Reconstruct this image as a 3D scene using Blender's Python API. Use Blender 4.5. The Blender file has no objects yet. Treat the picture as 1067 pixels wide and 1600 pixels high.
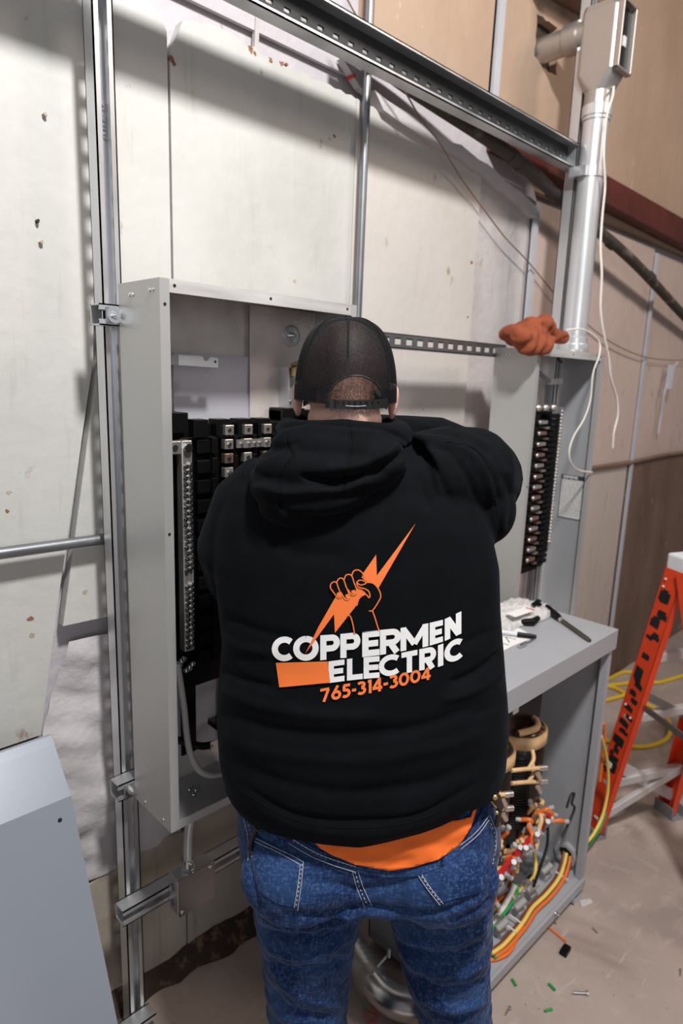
import bpy, bmesh, math, random
import numpy as np
from mathutils import Vector, Matrix
from mathutils.bvhtree import BVHTree
random.seed(7); np.random.seed(7)
scene = bpy.context.scene
COL = scene.collection
R_ = math.radians
# ---------------------------------------------------------------- camera
YAW, PITCH, ROLL, FPX, CAMH = 44.558, 11.587, 1.955, 1022.65, 1.68
def cam_axes(yaw, pitch, roll):
    y, p, r = map(R_, (yaw, pitch, roll))
    f = Vector((math.sin(y)*math.cos(p), math.cos(y)*math.cos(p), -math.sin(p)))
    r0 = Vector((math.cos(y), -math.sin(y), 0)); u0 = r0.cross(f)
    return r0*math.cos(r)+u0*math.sin(r), -r0*math.sin(r)+u0*math.cos(r), f
CR, CU, CF = cam_axes(YAW, PITCH, ROLL)
cam_d = bpy.data.cameras.new('camera'); cam = bpy.data.objects.new('camera', cam_d); COL.objects.link(cam)
cam.matrix_world = Matrix(((CR.x, CU.x, -CF.x, 0), (CR.y, CU.y, -CF.y, 0), (CR.z, CU.z, -CF.z, CAMH), (0, 0, 0, 1)))
cam_d.sensor_fit = 'HORIZONTAL'; cam_d.sensor_width = 24.0; cam_d.lens = 24.0*FPX/1067.0
cam_d.clip_start = .02
cam_d.dof.use_dof = True; cam_d.dof.focus_distance = 1.16; cam_d.dof.aperture_fstop = 3.6
scene.camera = cam
# ---------------------------------------------------------------- light
scene.view_settings.view_transform = 'Standard'; scene.view_settings.look = 'None'
scene.view_settings.gamma = 1; scene.view_settings.use_curve_mapping = False
scene.view_settings.exposure = 0.0
w = bpy.data.worlds.new('world'); scene.world = w; w.use_nodes = True
w.node_tree.nodes['Background'].inputs[0].default_value = (.98, .95, 1.0, 1)
w.node_tree.nodes['Background'].inputs[1].default_value = .13
def area(name, loc, aim, size, energy, color):
    l = bpy.data.lights.new(name, 'AREA'); l.shape = 'DISK'; l.size = size; l.energy = energy; l.color = color
    o = bpy.data.objects.new(name, l); COL.objects.link(o); o.location = loc
    o.rotation_euler = (Vector(aim)-Vector(loc)).to_track_quat('-Z', 'Y').to_euler()
    return o
area('flash_bounce', (.45, -.30, 3.75), (1.1, 1.2, 1.2), .30, 104, (1, .985, .965))
area('warm_shop_lamp', (3.4, -1.8, 4.2), (3.2, 1.4, 1.6), 1.0, 46, (1, .82, .70))
area('rear_soft_fill', (-1.2, -3.1, 2.0), (1.2, 1.2, 1.2), 2.4, 30, (.93, .96, 1))  # added fill lamp behind the camera, brightens cabinet interiors and metal reflections
# ---------------------------------------------------------------- pixel -> place helpers (true planes of the room)
def ray(x, y): return CF*FPX + CR*(x-533.5) - CU*(y-800)
def PY(x, y, Y): d = ray(x, y); v = d*(Y/d.y); v.z += CAMH; return v
def PX(x, y, X): d = ray(x, y); v = d*(X/d.x); v.z += CAMH; return v
def PZ(x, y, Z): d = ray(x, y); v = d*((Z-CAMH)/d.z); v.z += CAMH; return v
# ---------------------------------------------------------------- materials
def nd(nt, t, **k):
    n = nt.nodes.new(t)
    for a, b in k.items():
        if a in n.inputs: n.inputs[a].default_value = b
        else: setattr(n, a, b)
    return n
def mat(name, col, rough=.5, metal=0, var=.12, scale=6, bump=0, bscale=60, stretch=(1, 1, 1), spec=None, sheen=0, col2=None, c2pos=(.45, .7), rvar=0, coat=0, emis=0):
    m = bpy.data.materials.new(name); m.use_nodes = True; nt = m.node_tree; b = nt.nodes['Principled BSDF']
    b.inputs['Roughness'].default_value = rough; b.inputs['Metallic'].default_value = metal
    if spec is not None: b.inputs['Specular IOR Level'].default_value = spec
    if sheen: b.inputs['Sheen Weight'].default_value = sheen; b.inputs['Sheen Roughness'].default_value = .4
    if coat: b.inputs['Coat Weight'].default_value = coat
    tc = nd(nt, 'ShaderNodeTexCoord'); mp = nd(nt, 'ShaderNodeMapping'); mp.inputs['Scale'].default_value = stretch
    nt.links.new(tc.outputs['Object'], mp.inputs['Vector'])
    n = nd(nt, 'ShaderNodeTexNoise', Scale=scale, Detail=6.0); nt.links.new(mp.outputs[0], n.inputs['Vector'])
    r = nd(nt, 'ShaderNodeValToRGB'); nt.links.new(n.outputs['Fac'], r.inputs[0])
    c = Vector(col); a_ = c*(1-var); e_ = c*(1+var) if col2 is None else Vector(col2)
    r.color_ramp.elements[0].position, r.color_ramp.elements[1].position = (.3, .7) if col2 is None else c2pos
    r.color_ramp.elements[0].color = (*a_, 1) if col2 is None else (*c, 1)
    r.color_ramp.elements[1].color = (*e_, 1)
    nt.links.new(r.outputs[0], b.inputs['Base Color'])
    if rvar:
        mr = nd(nt, 'ShaderNodeMapRange'); mr.inputs[1].default_value = .3; mr.inputs[2].default_value = .7
        mr.inputs[3].default_value = max(.02, rough-rvar); mr.inputs[4].default_value = rough+rvar
        nt.links.new(n.outputs['Fac'], mr.inputs[0]); nt.links.new(mr.outputs[0], b.inputs['Roughness'])
    if bump:
        n2 = nd(nt, 'ShaderNodeTexNoise', Scale=bscale, Detail=4.0); nt.links.new(mp.outputs[0], n2.inputs['Vector'])
        bp = nd(nt, 'ShaderNodeBump', Strength=1.0, Distance=bump); nt.links.new(n2.outputs['Fac'], bp.inputs['Height'])
        nt.links.new(bp.outputs[0], b.inputs['Normal'])
    return m
def dirty_wall(name, base, dirt, amount=.55, streak=(1, 1, 1), brown=None, bump=.002):
    """painted board: fine grain, smears and small rusty chips"""
    m = mat(name, base, rough=.75, var=.05, scale=3, bump=bump, bscale=25, stretch=streak); nt = m.node_tree; b = nt.nodes['Principled BSDF']
    src = b.inputs['Base Color'].links[0].from_socket
    tc = nd(nt, 'ShaderNodeTexCoord')
    def layer(src, scale, stretch, lo, hi, col, k=1.0, det=8.0):
        mp = nd(nt, 'ShaderNodeMapping'); mp.inputs['Scale'].default_value = stretch; nt.links.new(tc.outputs['Object'], mp.inputs[0])
        n = nd(nt, 'ShaderNodeTexNoise', Scale=scale, Detail=det, Roughness=.65); nt.links.new(mp.outputs[0], n.inputs['Vector'])
        mr = nd(nt, 'ShaderNodeMapRange'); mr.inputs[1].default_value = lo; mr.inputs[2].default_value = hi; mr.inputs[4].default_value = k
        nt.links.new(n.outputs['Fac'], mr.inputs[0])
        mx = nd(nt, 'ShaderNodeMix', data_type='RGBA'); nt.links.new(mr.outputs[0], mx.inputs[0]); nt.links.new(src, mx.inputs[6]); mx.inputs[7].default_value = (*col, 1)
        return mx.outputs[2]
    src = layer(src, 1.7, (1, 1, .5), .5, .85, dirt, amount)
    src = layer(src, 9, (3, 1, .35), .58, .75, dirt, amount*.6)
    src = layer(src, 12, (1, 1, .6), .665, .73, brown or (.30, .19, .10), .75, 4.0)
    nt.links.new(src, b.inputs['Base Color'])
    return m
M = {}
M['white_board'] = dirty_wall('white_board', (.555, .55, .525), (.36, .34, .29), .6)
M['warm_board'] = dirty_wall('warm_board', (.56, .53, .495), (.45, .37, .31), .5)
M['tan_board'] = dirty_wall('tan_board', (.46, .33, .24), (.33, .21, .14), .7, brown=(.6, .5, .4))
M['pink_board'] = dirty_wall('pink_board', (.54, .43, .385), (.27, .18, .14), .6)
M['mid_board'] = dirty_wall('mid_board', (.50, .43, .395), (.13, .075, .05), 1.0, streak=(1, 1, .4))
M['rust_board'] = dirty_wall('rust_board', (.17, .11, .082), (.035, .02, .012), 1.0, brown=(.5, .45, .4))
M['grey_block'] = dirty_wall('grey_block', (.50, .47, .50), (.42, .38, .38), .4, bump=.004)
M['stained_block'] = dirty_wall('stained_block', (.52, .49, .49), (.22, .15, .10), .8, bump=.004)
M['low_board'] = dirty_wall('low_board', (.46, .41, .35), (.15, .10, .06), .9, brown=(.10, .05, .03))
M['foam'] = mat('foam', (.55, .52, .53), rough=.85, var=.12, scale=5, bump=.010, bscale=14)
M['trim_white'] = mat('trim_white', (.48, .49, .53), rough=.4, var=.06)
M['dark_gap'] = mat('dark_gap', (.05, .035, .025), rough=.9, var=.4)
M['floor'] = None
M['galv'] = mat('galv', (.68, .69, .71), rough=.36, metal=.8, var=.10, scale=9, rvar=.08, stretch=(1, 1, .3))
M['galv_bright'] = mat('galv_bright', (.72, .71, .70), rough=.45, metal=.5, var=.2, scale=14, stretch=(.3, 1, 3))
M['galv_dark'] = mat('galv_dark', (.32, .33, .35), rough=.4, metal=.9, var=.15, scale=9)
M['box_outer'] = mat('box_outer', (.56, .56, .555), rough=.38, metal=.45, var=.05, scale=4, rvar=.06, stretch=(1, 1, .25))
M['box_inner'] = mat('box_inner', (.80, .73, .70), rough=.35, metal=.4, var=.22, scale=7, rvar=.1)
M['backplate'] = mat('backplate', (.60, .60, .67), rough=.35, metal=.35, var=.06, scale=5)
M['chrome'] = mat('chrome', (.70, .71, .73), rough=.24, metal=1, var=.05)
M['grey_paint'] = mat('grey_paint', (.365, .375, .40), rough=.42, metal=0, var=.05, scale=5, spec=.5)
M['grey_sheet'] = mat('grey_sheet', (.27, .295, .345), rough=.36, metal=.1, var=.04, scale=3)
M['black_plastic'] = mat('black_plastic', (.0028, .0028, .0032), rough=.4, var=.3, spec=.22)
M['grey_inner'] = mat('grey_inner', (.40, .41, .43), rough=.4, metal=.2, var=.05)
M['strut_shade'] = mat('strut_shade', (.05, .055, .06), rough=.5, metal=.6, var=.2)  # galvanised web coloured dark, painting in the shade inside the overhead channel
M['zinc_light'] = mat('zinc_light', (.45, .45, .45), rough=.5, metal=.2, var=.1)
M['brass'] = mat('brass', (.55, .42, .22), rough=.5, metal=.9, var=.15, scale=40)
M['copper'] = mat('copper', (.58, .40, .33), rough=.3, metal=.9, var=.15, scale=40)
M['tin'] = mat('tin', (.72, .68, .64), rough=.28, metal=.85, var=.12, scale=30)
M['cable_grey'] = mat('cable_grey', (.42, .40, .39), rough=.5, var=.06)
M['orange_glove'] = mat('orange_glove', (.27, .060, .022), rough=.85, var=.18, scale=14, bump=.0015, bscale=300)
M['string'] = mat('string', (.82, .78, .72), rough=.6, var=.06)
M['wire_copper'] = mat('wire_copper', (.22, .13, .09), rough=.5, var=.2)
M['pipe_black'] = mat('pipe_black', (.05, .042, .036), rough=.75, col2=(.22, .19, .17), c2pos=(.55, .75), scale=14)
M['red_beam'] = mat('red_beam', (.095, .016, .010), rough=.6, var=.35, scale=7)
M['conduit'] = mat('conduit', (.72, .73, .75), rough=.3, metal=.55, var=.07)
M['cast_alu'] = mat('cast_alu', (.50, .47, .45), rough=.42, metal=.8, var=.06)
M['orange_fibre'] = mat('orange_fibre', (.76, .062, .014), rough=.4, var=.08, scale=12)
M['alu'] = mat('alu', (.62, .60, .60), rough=.45, metal=.35, var=.12)
M['shoe_grey'] = mat('shoe_grey', (.20, .20, .21), rough=.7)
M['white_plastic'] = mat('white_plastic', (.72, .72, .75), rough=.5, var=.05)
M['black'] = mat('black', (.01, .01, .011), rough=.6, var=.3)
M['tan_tape'] = mat('tan_tape', (.72, .47, .24), rough=.55, var=.14, scale=30)
M['varnish'] = mat('varnish', (.05, .028, .015), rough=.25, col2=(.45, .2, .06), c2pos=(.55, .72), scale=60)
M['coil_black'] = mat('coil_black', (.005, .004, .0035), rough=.3, var=.3)
M['red_bar'] = mat('red_bar', (.50, .018, .02), rough=.4, var=.12)
M['w_yellow'] = mat('w_yellow', (.86, .62, .14), rough=.4, var=.05)
M['w_orange'] = mat('w_orange', (.78, .17, .03), rough=.4, var=.05)
M['w_brown'] = mat('w_brown', (.20, .05, .02), rough=.4, var=.05)
M['w_green'] = mat('w_green', (.02, .30, .07), rough=.4, var=.05)
M['w_white'] = mat('w_white', (.72, .70, .66), rough=.4, var=.05)
M['cord_yellow'] = mat('cord_yellow', (.72, .47, .03), rough=.5, var=.05)
M['blue'] = mat('blue', (.05, .15, .7), rough=.5)
M['paper'] = mat('paper', (.80, .79, .78), rough=.8, var=.04)
M['ink'] = mat('ink', (.03, .03, .04), rough=.8)
M['poly'] = mat('poly', (.62, .60, .59), rough=.22, var=.12, scale=18, bump=.004, bscale=45)
M['steel_dark'] = mat('steel_dark', (.17, .15, .12), rough=.35, metal=.9, var=.2)
M['red_ink'] = mat('red_ink', (.6, .05, .04), rough=.6)
M['label_grey'] = mat('label_grey', (.62, .62, .60), rough=.5, var=.08, scale=60)
# clothing
M['hoodie'] = mat('hoodie', (.0024, .0031, .0044), rough=.85, var=.2, scale=30, bump=.0005, bscale=700, spec=.10, sheen=.020)
M['hoodie'].node_tree.nodes['Principled BSDF'].inputs['Sheen Tint'].default_value = (.55, .75, 1, 1)
M['cap_cloth'] = mat('cap_cloth', (.0035, .0035, .0042), rough=.85, var=.2, bump=.0004, bscale=900, spec=.3)
M['strap'] = mat('strap', (.008, .008, .009), rough=.45)
M['orange_print'] = mat('orange_print', (.86, .185, .035), rough=.6, var=.04)
M['white_print'] = mat('white_print', (.80, .80, .80), rough=.6, var=.03)
M['shirt'] = mat('shirt', (.92, .17, .02), rough=.8, var=.06, scale=12)
M['skin'] = mat('skin', (.78, .47, .39), rough=.5, var=.10, scale=40, bump=.0004, bscale=400)
M['hair'] = mat('hair', (.30, .175, .12), rough=.6, var=.3, scale=60)
M['stitch'] = mat('stitch', (.42, .43, .48), rough=.8, var=.3, scale=200)
M['leather'] = mat('leather', (.03, .018, .012), rough=.35, var=.3)
def denim():
    m = mat('denim', (.006, .020, .080), rough=.85, col2=(.030, .075, .20), c2pos=(.45, .80), scale=9, spec=.2, sheen=.1)
    nt = m.node_tree; b = nt.nodes['Principled BSDF']; src = b.inputs['Base Color'].links[0].from_socket
    tc = nd(nt, 'ShaderNodeTexCoord')
    def noise(sc, st):
        mp = nd(nt, 'ShaderNodeMapping'); mp.inputs['Scale'].default_value = st; nt.links.new(tc.outputs['Object'], mp.inputs[0])
        n = nd(nt, 'ShaderNodeTexNoise', Scale=sc, Detail=3.0); nt.links.new(mp.outputs[0], n.inputs['Vector']); return n.outputs['Fac']
    a, c = noise(260, (1, 1, .25)), noise(260, (.3, .3, 1.2))
    mx = nd(nt, 'ShaderNodeMath', operation='MULTIPLY'); nt.links.new(a, mx.inputs[0]); nt.links.new(c, mx.inputs[1])
    mr = nd(nt, 'ShaderNodeMapRange'); mr.inputs[1].default_value = .22; mr.inputs[2].default_value = .40; mr.inputs[4].default_value = .55; nt.links.new(mx.outputs[0], mr.inputs[0])
    mix = nd(nt, 'ShaderNodeMix', data_type='RGBA'); nt.links.new(mr.outputs[0], mix.inputs[0]); nt.links.new(src, mix.inputs[6]); mix.inputs[7].default_value = (.07, .14, .30, 1)
    nt.links.new(mix.outputs[2], b.inputs['Base Color'])
    bp = nd(nt, 'ShaderNodeBump', Strength=1.0, Distance=.0012); nt.links.new(mx.outputs[0], bp.inputs['Height']); nt.links.new(bp.outputs[0], b.inputs['Normal'])
    return m
M['denim'] = denim()
def mesh_cloth():
    m = mat('mesh_cloth', (.0035, .0042, .006), rough=.6, spec=.2, var=.1); nt = m.node_tree; b = nt.nodes['Principled BSDF']
    uv = nd(nt, 'ShaderNodeUVMap'); sep = nd(nt, 'ShaderNodeSeparateXYZ'); nt.links.new(uv.outputs[0], sep.inputs[0])
    def s(inp, k):
        a = nd(nt, 'ShaderNodeMath', operation='MULTIPLY'); a.inputs[1].default_value = k; nt.links.new(inp, a.inputs[0])
        c = nd(nt, 'ShaderNodeMath', operation='SINE'); nt.links.new(a.outputs[0], c.inputs[0]); return c.outputs[0]
    p = nd(nt, 'ShaderNodeMath', operation='MULTIPLY'); nt.links.new(s(sep.outputs[0], 460), p.inputs[0]); nt.links.new(s(sep.outputs[1], 330), p.inputs[1])
    g = nd(nt, 'ShaderNodeMath', operation='GREATER_THAN'); g.inputs[1].default_value = .55; nt.links.new(p.outputs[0], g.inputs[0])
    inv = nd(nt, 'ShaderNodeMath', operation='SUBTRACT'); inv.inputs[0].default_value = 1; nt.links.new(g.outputs[0], inv.inputs[1])
    nt.links.new(inv.outputs[0], b.inputs['Alpha'])
    return m
M['mesh_cloth'] = mesh_cloth()
def floor_mat():
    m = mat('concrete', (.40, .325, .285), rough=.6, var=.12, scale=2.2, bump=.002, bscale=20, rvar=.12); nt = m.node_tree; b = nt.nodes['Principled BSDF']
    src = b.inputs['Base Color'].links[0].from_socket; tc = nd(nt, 'ShaderNodeTexCoord')
    for sc, st, lo, hi, col, k in ((1.1, (1, 1, 1), .5, .70, (.13, .09, .07), .8), (7, (1, 1, 1), .55, .8, (.52, .46, .42), .5), (4, (1, 6, 1), .62, .68, (.55, .5, .46), .35), (5, (7, 1, 1), .64, .69, (.5, .45, .4), .3), (60, (1, 1, 1), .66, .72, (.1, .07, .05), .5)):
        mp = nd(nt, 'ShaderNodeMapping'); mp.inputs['Scale'].default_value = st; mp.inputs['Rotation'].default_value = (0, 0, .5); nt.links.new(tc.outputs['Object'], mp.inputs[0])
        n = nd(nt, 'ShaderNodeTexNoise', Scale=sc, Detail=7.0, Distortion=1.6 if sc < 8 else 0.0); nt.links.new(mp.outputs[0], n.inputs['Vector'])
        mr = nd(nt, 'ShaderNodeMapRange'); mr.inputs[1].default_value = lo; mr.inputs[2].default_value = hi; mr.inputs[4].default_value = k; nt.links.new(n.outputs['Fac'], mr.inputs[0])
        mx = nd(nt, 'ShaderNodeMix', data_type='RGBA'); nt.links.new(mr.outputs[0], mx.inputs[0]); nt.links.new(src, mx.inputs[6]); mx.inputs[7].default_value = (*col, 1); src = mx.outputs[2]
    nt.links.new(src, b.inputs['Base Color'])
    return m
M['floor'] = floor_mat()
# ---------------------------------------------------------------- mesh helpers
def parent_inv(p):
    chain = []; mtx = Matrix.Identity(4)
    while p: chain.append(p); p = p.parent
    for q in reversed(chain): mtx = mtx @ q.matrix_parent_inverse @ q.matrix_basis
    return mtx.inverted()
class MB:
    def __init__(s): s.v = []; s.f = []; s.sm = []
    def add(s, vs, fs, smooth=False):
        o = len(s.v); s.v += [tuple(v) for v in vs]; s.f += [tuple(i+o for i in f) for f in fs]; s.sm += [smooth]*len(fs)
        return s
    def box(s, x0, x1, y0, y1, z0, z1, mtx=None):
        vs = [Vector((x, y, z)) for x in (x0, x1) for y in (y0, y1) for z in (z0, z1)]
        if mtx is not None: vs = [mtx @ v for v in vs]
        return s.add(vs, [(0, 1, 3, 2), (4, 6, 7, 5), (0, 4, 5, 1), (2, 3, 7, 6), (0, 2, 6, 4), (1, 5, 7, 3)])
    def beam(s, a, b, w_, h_, up=(0, 0, 1)):
        a, b = Vector(a), Vector(b); d = (b-a).normalized(); sx = d.cross(Vector(up)).normalized(); u = sx.cross(d)
        vs = [p+sx*i*w_/2+u*j*h_/2 for p in (a, b) for i in (-1, 1) for j in (-1, 1)]
        return s.add(vs, [(0, 1, 3, 2), (4, 6, 7, 5), (0, 4, 5, 1), (2, 3, 7, 6), (0, 2, 6, 4), (1, 5, 7, 3)])
    def prism(s, pts, axis='y', a=0, b=1):
        """polygon extruded along axis between a and b; pts are the other two coordinates"""
        def mk(p, t): return {'y': (p[0], t, p[1]), 'x': (t, p[0], p[1]), 'z': (p[0], p[1], t)}[axis]
        n = len(pts); vs = [mk(p, a) for p in pts]+[mk(p, b) for p in pts]
        return s.add(vs, [tuple(range(n)), tuple(range(2*n-1, n-1, -1))]+[(i, (i+1) % n, n+(i+1) % n, n+i) for i in range(n)])
    def tube(s, pts, r, n=10, cap=True):
        pts = [Vector(p) for p in pts]; k = len(pts); rs = r if isinstance(r, (list, tuple)) else [r]*k
        t0 = (pts[1]-pts[0]).normalized(); nrm = t0.orthogonal().normalized(); vs = []
        for i, p in enumerate(pts):
            t = (pts[min(i+1, k-1)]-pts[max(i-1, 0)]).normalized()
            nrm = (nrm - t*nrm.dot(t)).normalized(); bn = t.cross(nrm)
            for j in range(n):
                a = 2*math.pi*j/n; vs.append(p+(nrm*math.cos(a)+bn*math.sin(a))*rs[i])
        fs = [(i*n+j, i*n+(j+1) % n, (i+1)*n+(j+1) % n, (i+1)*n+j) for i in range(k-1) for j in range(n)]
        s.add(vs, fs, True)
        if cap:
            s.add(vs[:n], [tuple(range(n))[::-1]]); s.add(vs[-n:], [tuple(range(n))])
        return s
    def cyl(s, a, b, r, n=16, r2=None): return s.tube([a, b], [r, r if r2 is None else r2], n)
    def hexa(s, a, b, r): return s.tube([a, b], r, 6)
    def ell(s, c, r, n=20, m=12, rot=None):
        vs = []; fs = []
        for i in range(m+1):
            th = math.pi*i/m
            for j in range(n):
                ph = 2*math.pi*j/n
                v = Vector((r[0]*math.sin(th)*math.cos(ph), r[1]*math.sin(th)*math.sin(ph), r[2]*math.cos(th)))
                if rot is not None: v = rot @ v
                vs.append(v+Vector(c))
        for i in range(m):
            for j in range(n): fs.append((i*n+j, (i+1)*n+j, (i+1)*n+(j+1) % n, i*n+(j+1) % n))
        return s.add(vs, fs, True)
    def lathe(s, c, axis, prof, n=24):
        """prof: list of (distance along axis, radius)"""
        ax = Vector(axis).normalized(); u = ax.orthogonal().normalized(); w2 = ax.cross(u); c = Vector(c); vs = []
        for d, r in prof:
            for j in range(n):
                a = 2*math.pi*j/n; vs.append(c+ax*d+(u*math.cos(a)+w2*math.sin(a))*r)
        k = len(prof)
        return s.add(vs, [(i*n+j, i*n+(j+1) % n, (i+1)*n+(j+1) % n, (i+1)*n+j) for i in range(k-1) for j in range(n)], False)
    def loft(s, rings, n=48, p=2.4):
        """rings: (cx, cy, z, rx, ry_back, ry_front)"""
        vs = []
        for cx, cy, z, rx, rb, rf in rings:
            for j in range(n):
                a = 2*math.pi*j/n; c, q = math.cos(a), math.sin(a)
                x = abs(c)**(2/p)*(1 if c > 0 else -1)*rx; y = abs(q)**(2/p)*(rf if q > 0 else -rb)
                vs.append((cx+x, cy+y, z))
        k = len(rings)
        s.add(vs, [(i*n+j, i*n+(j+1) % n, (i+1)*n+(j+1) % n, (i+1)*n+j) for i in range(k-1) for j in range(n)]+[tuple(range(n))[::-1], tuple(range((k-1)*n, k*n))], True)
        return s
    def build(s, name, m=None, parent=None, bevel=0, fixn=True, **props):
        me = bpy.data.meshes.new(name); me.from_pydata(s.v, [], s.f); me.update()
        for p, q in zip(me.polygons, s.sm): p.use_smooth = q
        if fixn:
            bm = bmesh.new(); bm.from_mesh(me); bmesh.ops.recalc_face_normals(bm, faces=bm.faces); bm.to_mesh(me); bm.free()
        if m: me.materials.append(M[m] if isinstance(m, str) else m)
        o = bpy.data.objects.new(name, me); COL.objects.link(o)
        if bevel:
            md = o.modifiers.new('bevel', 'BEVEL'); md.width = bevel; md.segments = 2; md.limit_method = 'ANGLE'; md.harden_normals = False
        if parent: o.parent = parent; o.matrix_parent_inverse = parent_inv(parent)
        for a, b in props.items(): o[a] = b
        return o
def spline(pts, k=8):
    pts = [Vector(p) for p in pts]; out = []; n = len(pts)
    for i in range(n-1):
        p0, p1, p2, p3 = pts[max(i-1, 0)], pts[i], pts[i+1], pts[min(i+2, n-1)]
        for j in range(k):
            t = j/k; out.append(.5*((2*p1)+(p2-p0)*t+(2*p0-5*p1+4*p2-p3)*t*t+(3*p1-p0-3*p2+p3)*t**3))
    return out+[pts[-1]]
def tag(o, label=None, cat=None, group=None, kind=None):
    for a, b in (('label', label), ('category', cat), ('group', group), ('kind', kind)):
        if b: o[a] = b
    return o
def thing(name, label, cat, loc=(0, 0, 0), group=None):
    o = bpy.data.objects.new(name, None); COL.objects.link(o); o.location = loc; o.empty_display_size = .1
    bpy.context.view_layer.update()
    return tag(o, label, cat, group)
def dup(o, parent=None):
    c = o.copy(); COL.objects.link(c)
    if parent: c.parent = parent; c.matrix_parent_inverse = o.matrix_parent_inverse.copy()
    for ch in o.children: dup(ch, c)
    return c
def origin_base(o):
    """put a single-mesh thing's origin at the middle of its base"""
    me = o.data; co = np.empty(len(me.vertices)*3); me.vertices.foreach_get('co', co); co = co.reshape(-1, 3)
    c = Vector(((co[:, 0].min()+co[:, 0].max())/2, (co[:, 1].min()+co[:, 1].max())/2, co[:, 2].min()))
    me.transform(Matrix.Translation(-c)); o.location = c
    return o
# ================================================================ SETTING
def struct(o): o['kind'] = 'structure'; return o
fl = struct(MB().box(-2.5, 7, -3.5, 1.62, -.05, 0).build('floor', 'floor'))
wb = struct(MB().box(-2.5, 7, 1.47, 1.62, 0, 4.6).build('wall_back', 'grey_block'))
WY = 1.43
def jag(pts, amp=.012, step=.05, keep=()):
    """polyline in (x, z), its segments roughened"""
    out = []; n = len(pts)
    for i in range(n):
        a, b = Vector(pts[i]), Vector(pts[(i+1) % n]); L_ = (b-a).length
        out.append(tuple(a))
        if i in keep: continue
        k = max(1, int(L_/step)); nn = Vector((-(b-a).y, (b-a).x))/max(L_, 1e-6)
        for j in range(1, k): out.append(tuple(a+(b-a)*(j/k)+nn*random.uniform(-amp, amp)))
    return out
def slab(pts, y0, y1, m, name='board'):
    return MB().prism(pts, 'y', y0, y1).build(name, m, wb)
# left run of whitewashed boards
slab([(-2.4, .86), (.475, .86), (.53, 1.168), (.634, 1.70), (.645, 1.9), (.645, 2.9), (-2.4, 2.9)], WY+.004, WY+.03, 'white_board')
slab([(-2.4, 0), (.36, 0), (.47, .852), (-2.4, .852)], WY+.008, WY+.03, 'low_board')
slab(jag([(.535, 1.11), (.824, 1.11), (.824, 2.40), (.81, 2.43), (.65, 2.50), (.655, 1.9), (.642, 1.70)], .003, .05, keep=(1, 4, 5, 6)), WY-.004, WY+.022, 'white_board')
slab(jag([(.829, .95), (1.405, .95), (1.405, 2.435), (1.1, 2.44), (.93, 2.455), (.862, 2.435), (.829, 2.36)], .005, .02, keep=(0, 1, 6)), WY-.006, WY+.022, 'white_board')
slab(jag([(1.411, .95), (2.022, .95), (2.027, 2.385), (1.8, 2.40), (1.5, 2.43), (1.411, 2.44)], .006, .02, keep=(0, 1, 5)), WY-.002, WY+.022, 'warm_board')
slab([(2.034, .0), (2.385, .0), (2.385, 2.36), (2.2, 2.40), (2.034, 2.40)], WY+.012, WY+.03, 'stained_block')
slab([(2.40, 1.295), (3.57, 1.295), (3.57, 2.37), (2.40, 2.37)], WY, WY+.03, 'pink_board')
slab([(3.59, 1.295), (6.9, 1.295), (6.9, 2.36), (3.59, 2.36)], WY+.006, WY+.03, 'pink_board')
slab([(2.40, 0), (3.555, 0), (3.56, 1.285), (2.40, 1.285)], WY+.002, WY+.03, 'mid_board')
slab([(3.60, 0), (6.9, 0), (6.9, 1.285), (3.60, 1.285)], WY-.002, WY+.03, 'rust_board')
# upper tan panels
slab([(1.43, 2.50), (2.035, 2.50), (2.07, 4.5), (1.43, 4.5)], WY+.004, WY+.03, 'tan_board')
slab([(-2.4, 2.93), (1.40, 2.93), (1.40, 4.5), (-2.4, 4.5)], WY+.01, WY+.03, 'tan_board')
H = [tuple((p.x, p.z)) for p in (PY(838, 22, WY), PY(870, 44, WY), PY(869, 118, WY), PY(852, 108, WY), PY(834, 88, WY))]
def holed(x0, x1, z0, z1, hole, y0, y1, m):
    me = bpy.data.meshes.new('board'); bm = bmesh.new()
    def loop(pts): vs = [bm.verts.new((a, y0, b)) for a, b in pts]; return [bm.edges.new((vs[i], vs[(i+1) % len(vs)])) for i in range(len(vs))]
    es = loop([(x0, z0), (x1, z0), (x1, z1), (x0, z1)])+loop(hole)
    bmesh.ops.triangle_fill(bm, edges=es, use_beauty=True)
    r = bmesh.ops.extrude_face_region(bm, geom=bm.faces[:]); bmesh.ops.translate(bm, verts=[v for v in r['geom'] if isinstance(v, bmesh.types.BMVert)], vec=(0, y1-y0, 0))
    bmesh.ops.recalc_face_normals(bm, faces=bm.faces); bm.to_mesh(me); bm.free(); me.materials.append(M[m])
    o = bpy.data.objects.new('board', me); COL.objects.link(o); o.parent = wb; return o
holed(2.09, 6.9, 2.40, 4.5, jag(H, .006, .02), WY-.002, WY+.03, 'tan_board')
slab([(2.15, 2.7), (2.6, 2.7), (2.6, 3.05), (2.15, 3.05)], WY+.031, WY+.038, 'dark_gap', 'hole_backing')
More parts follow.
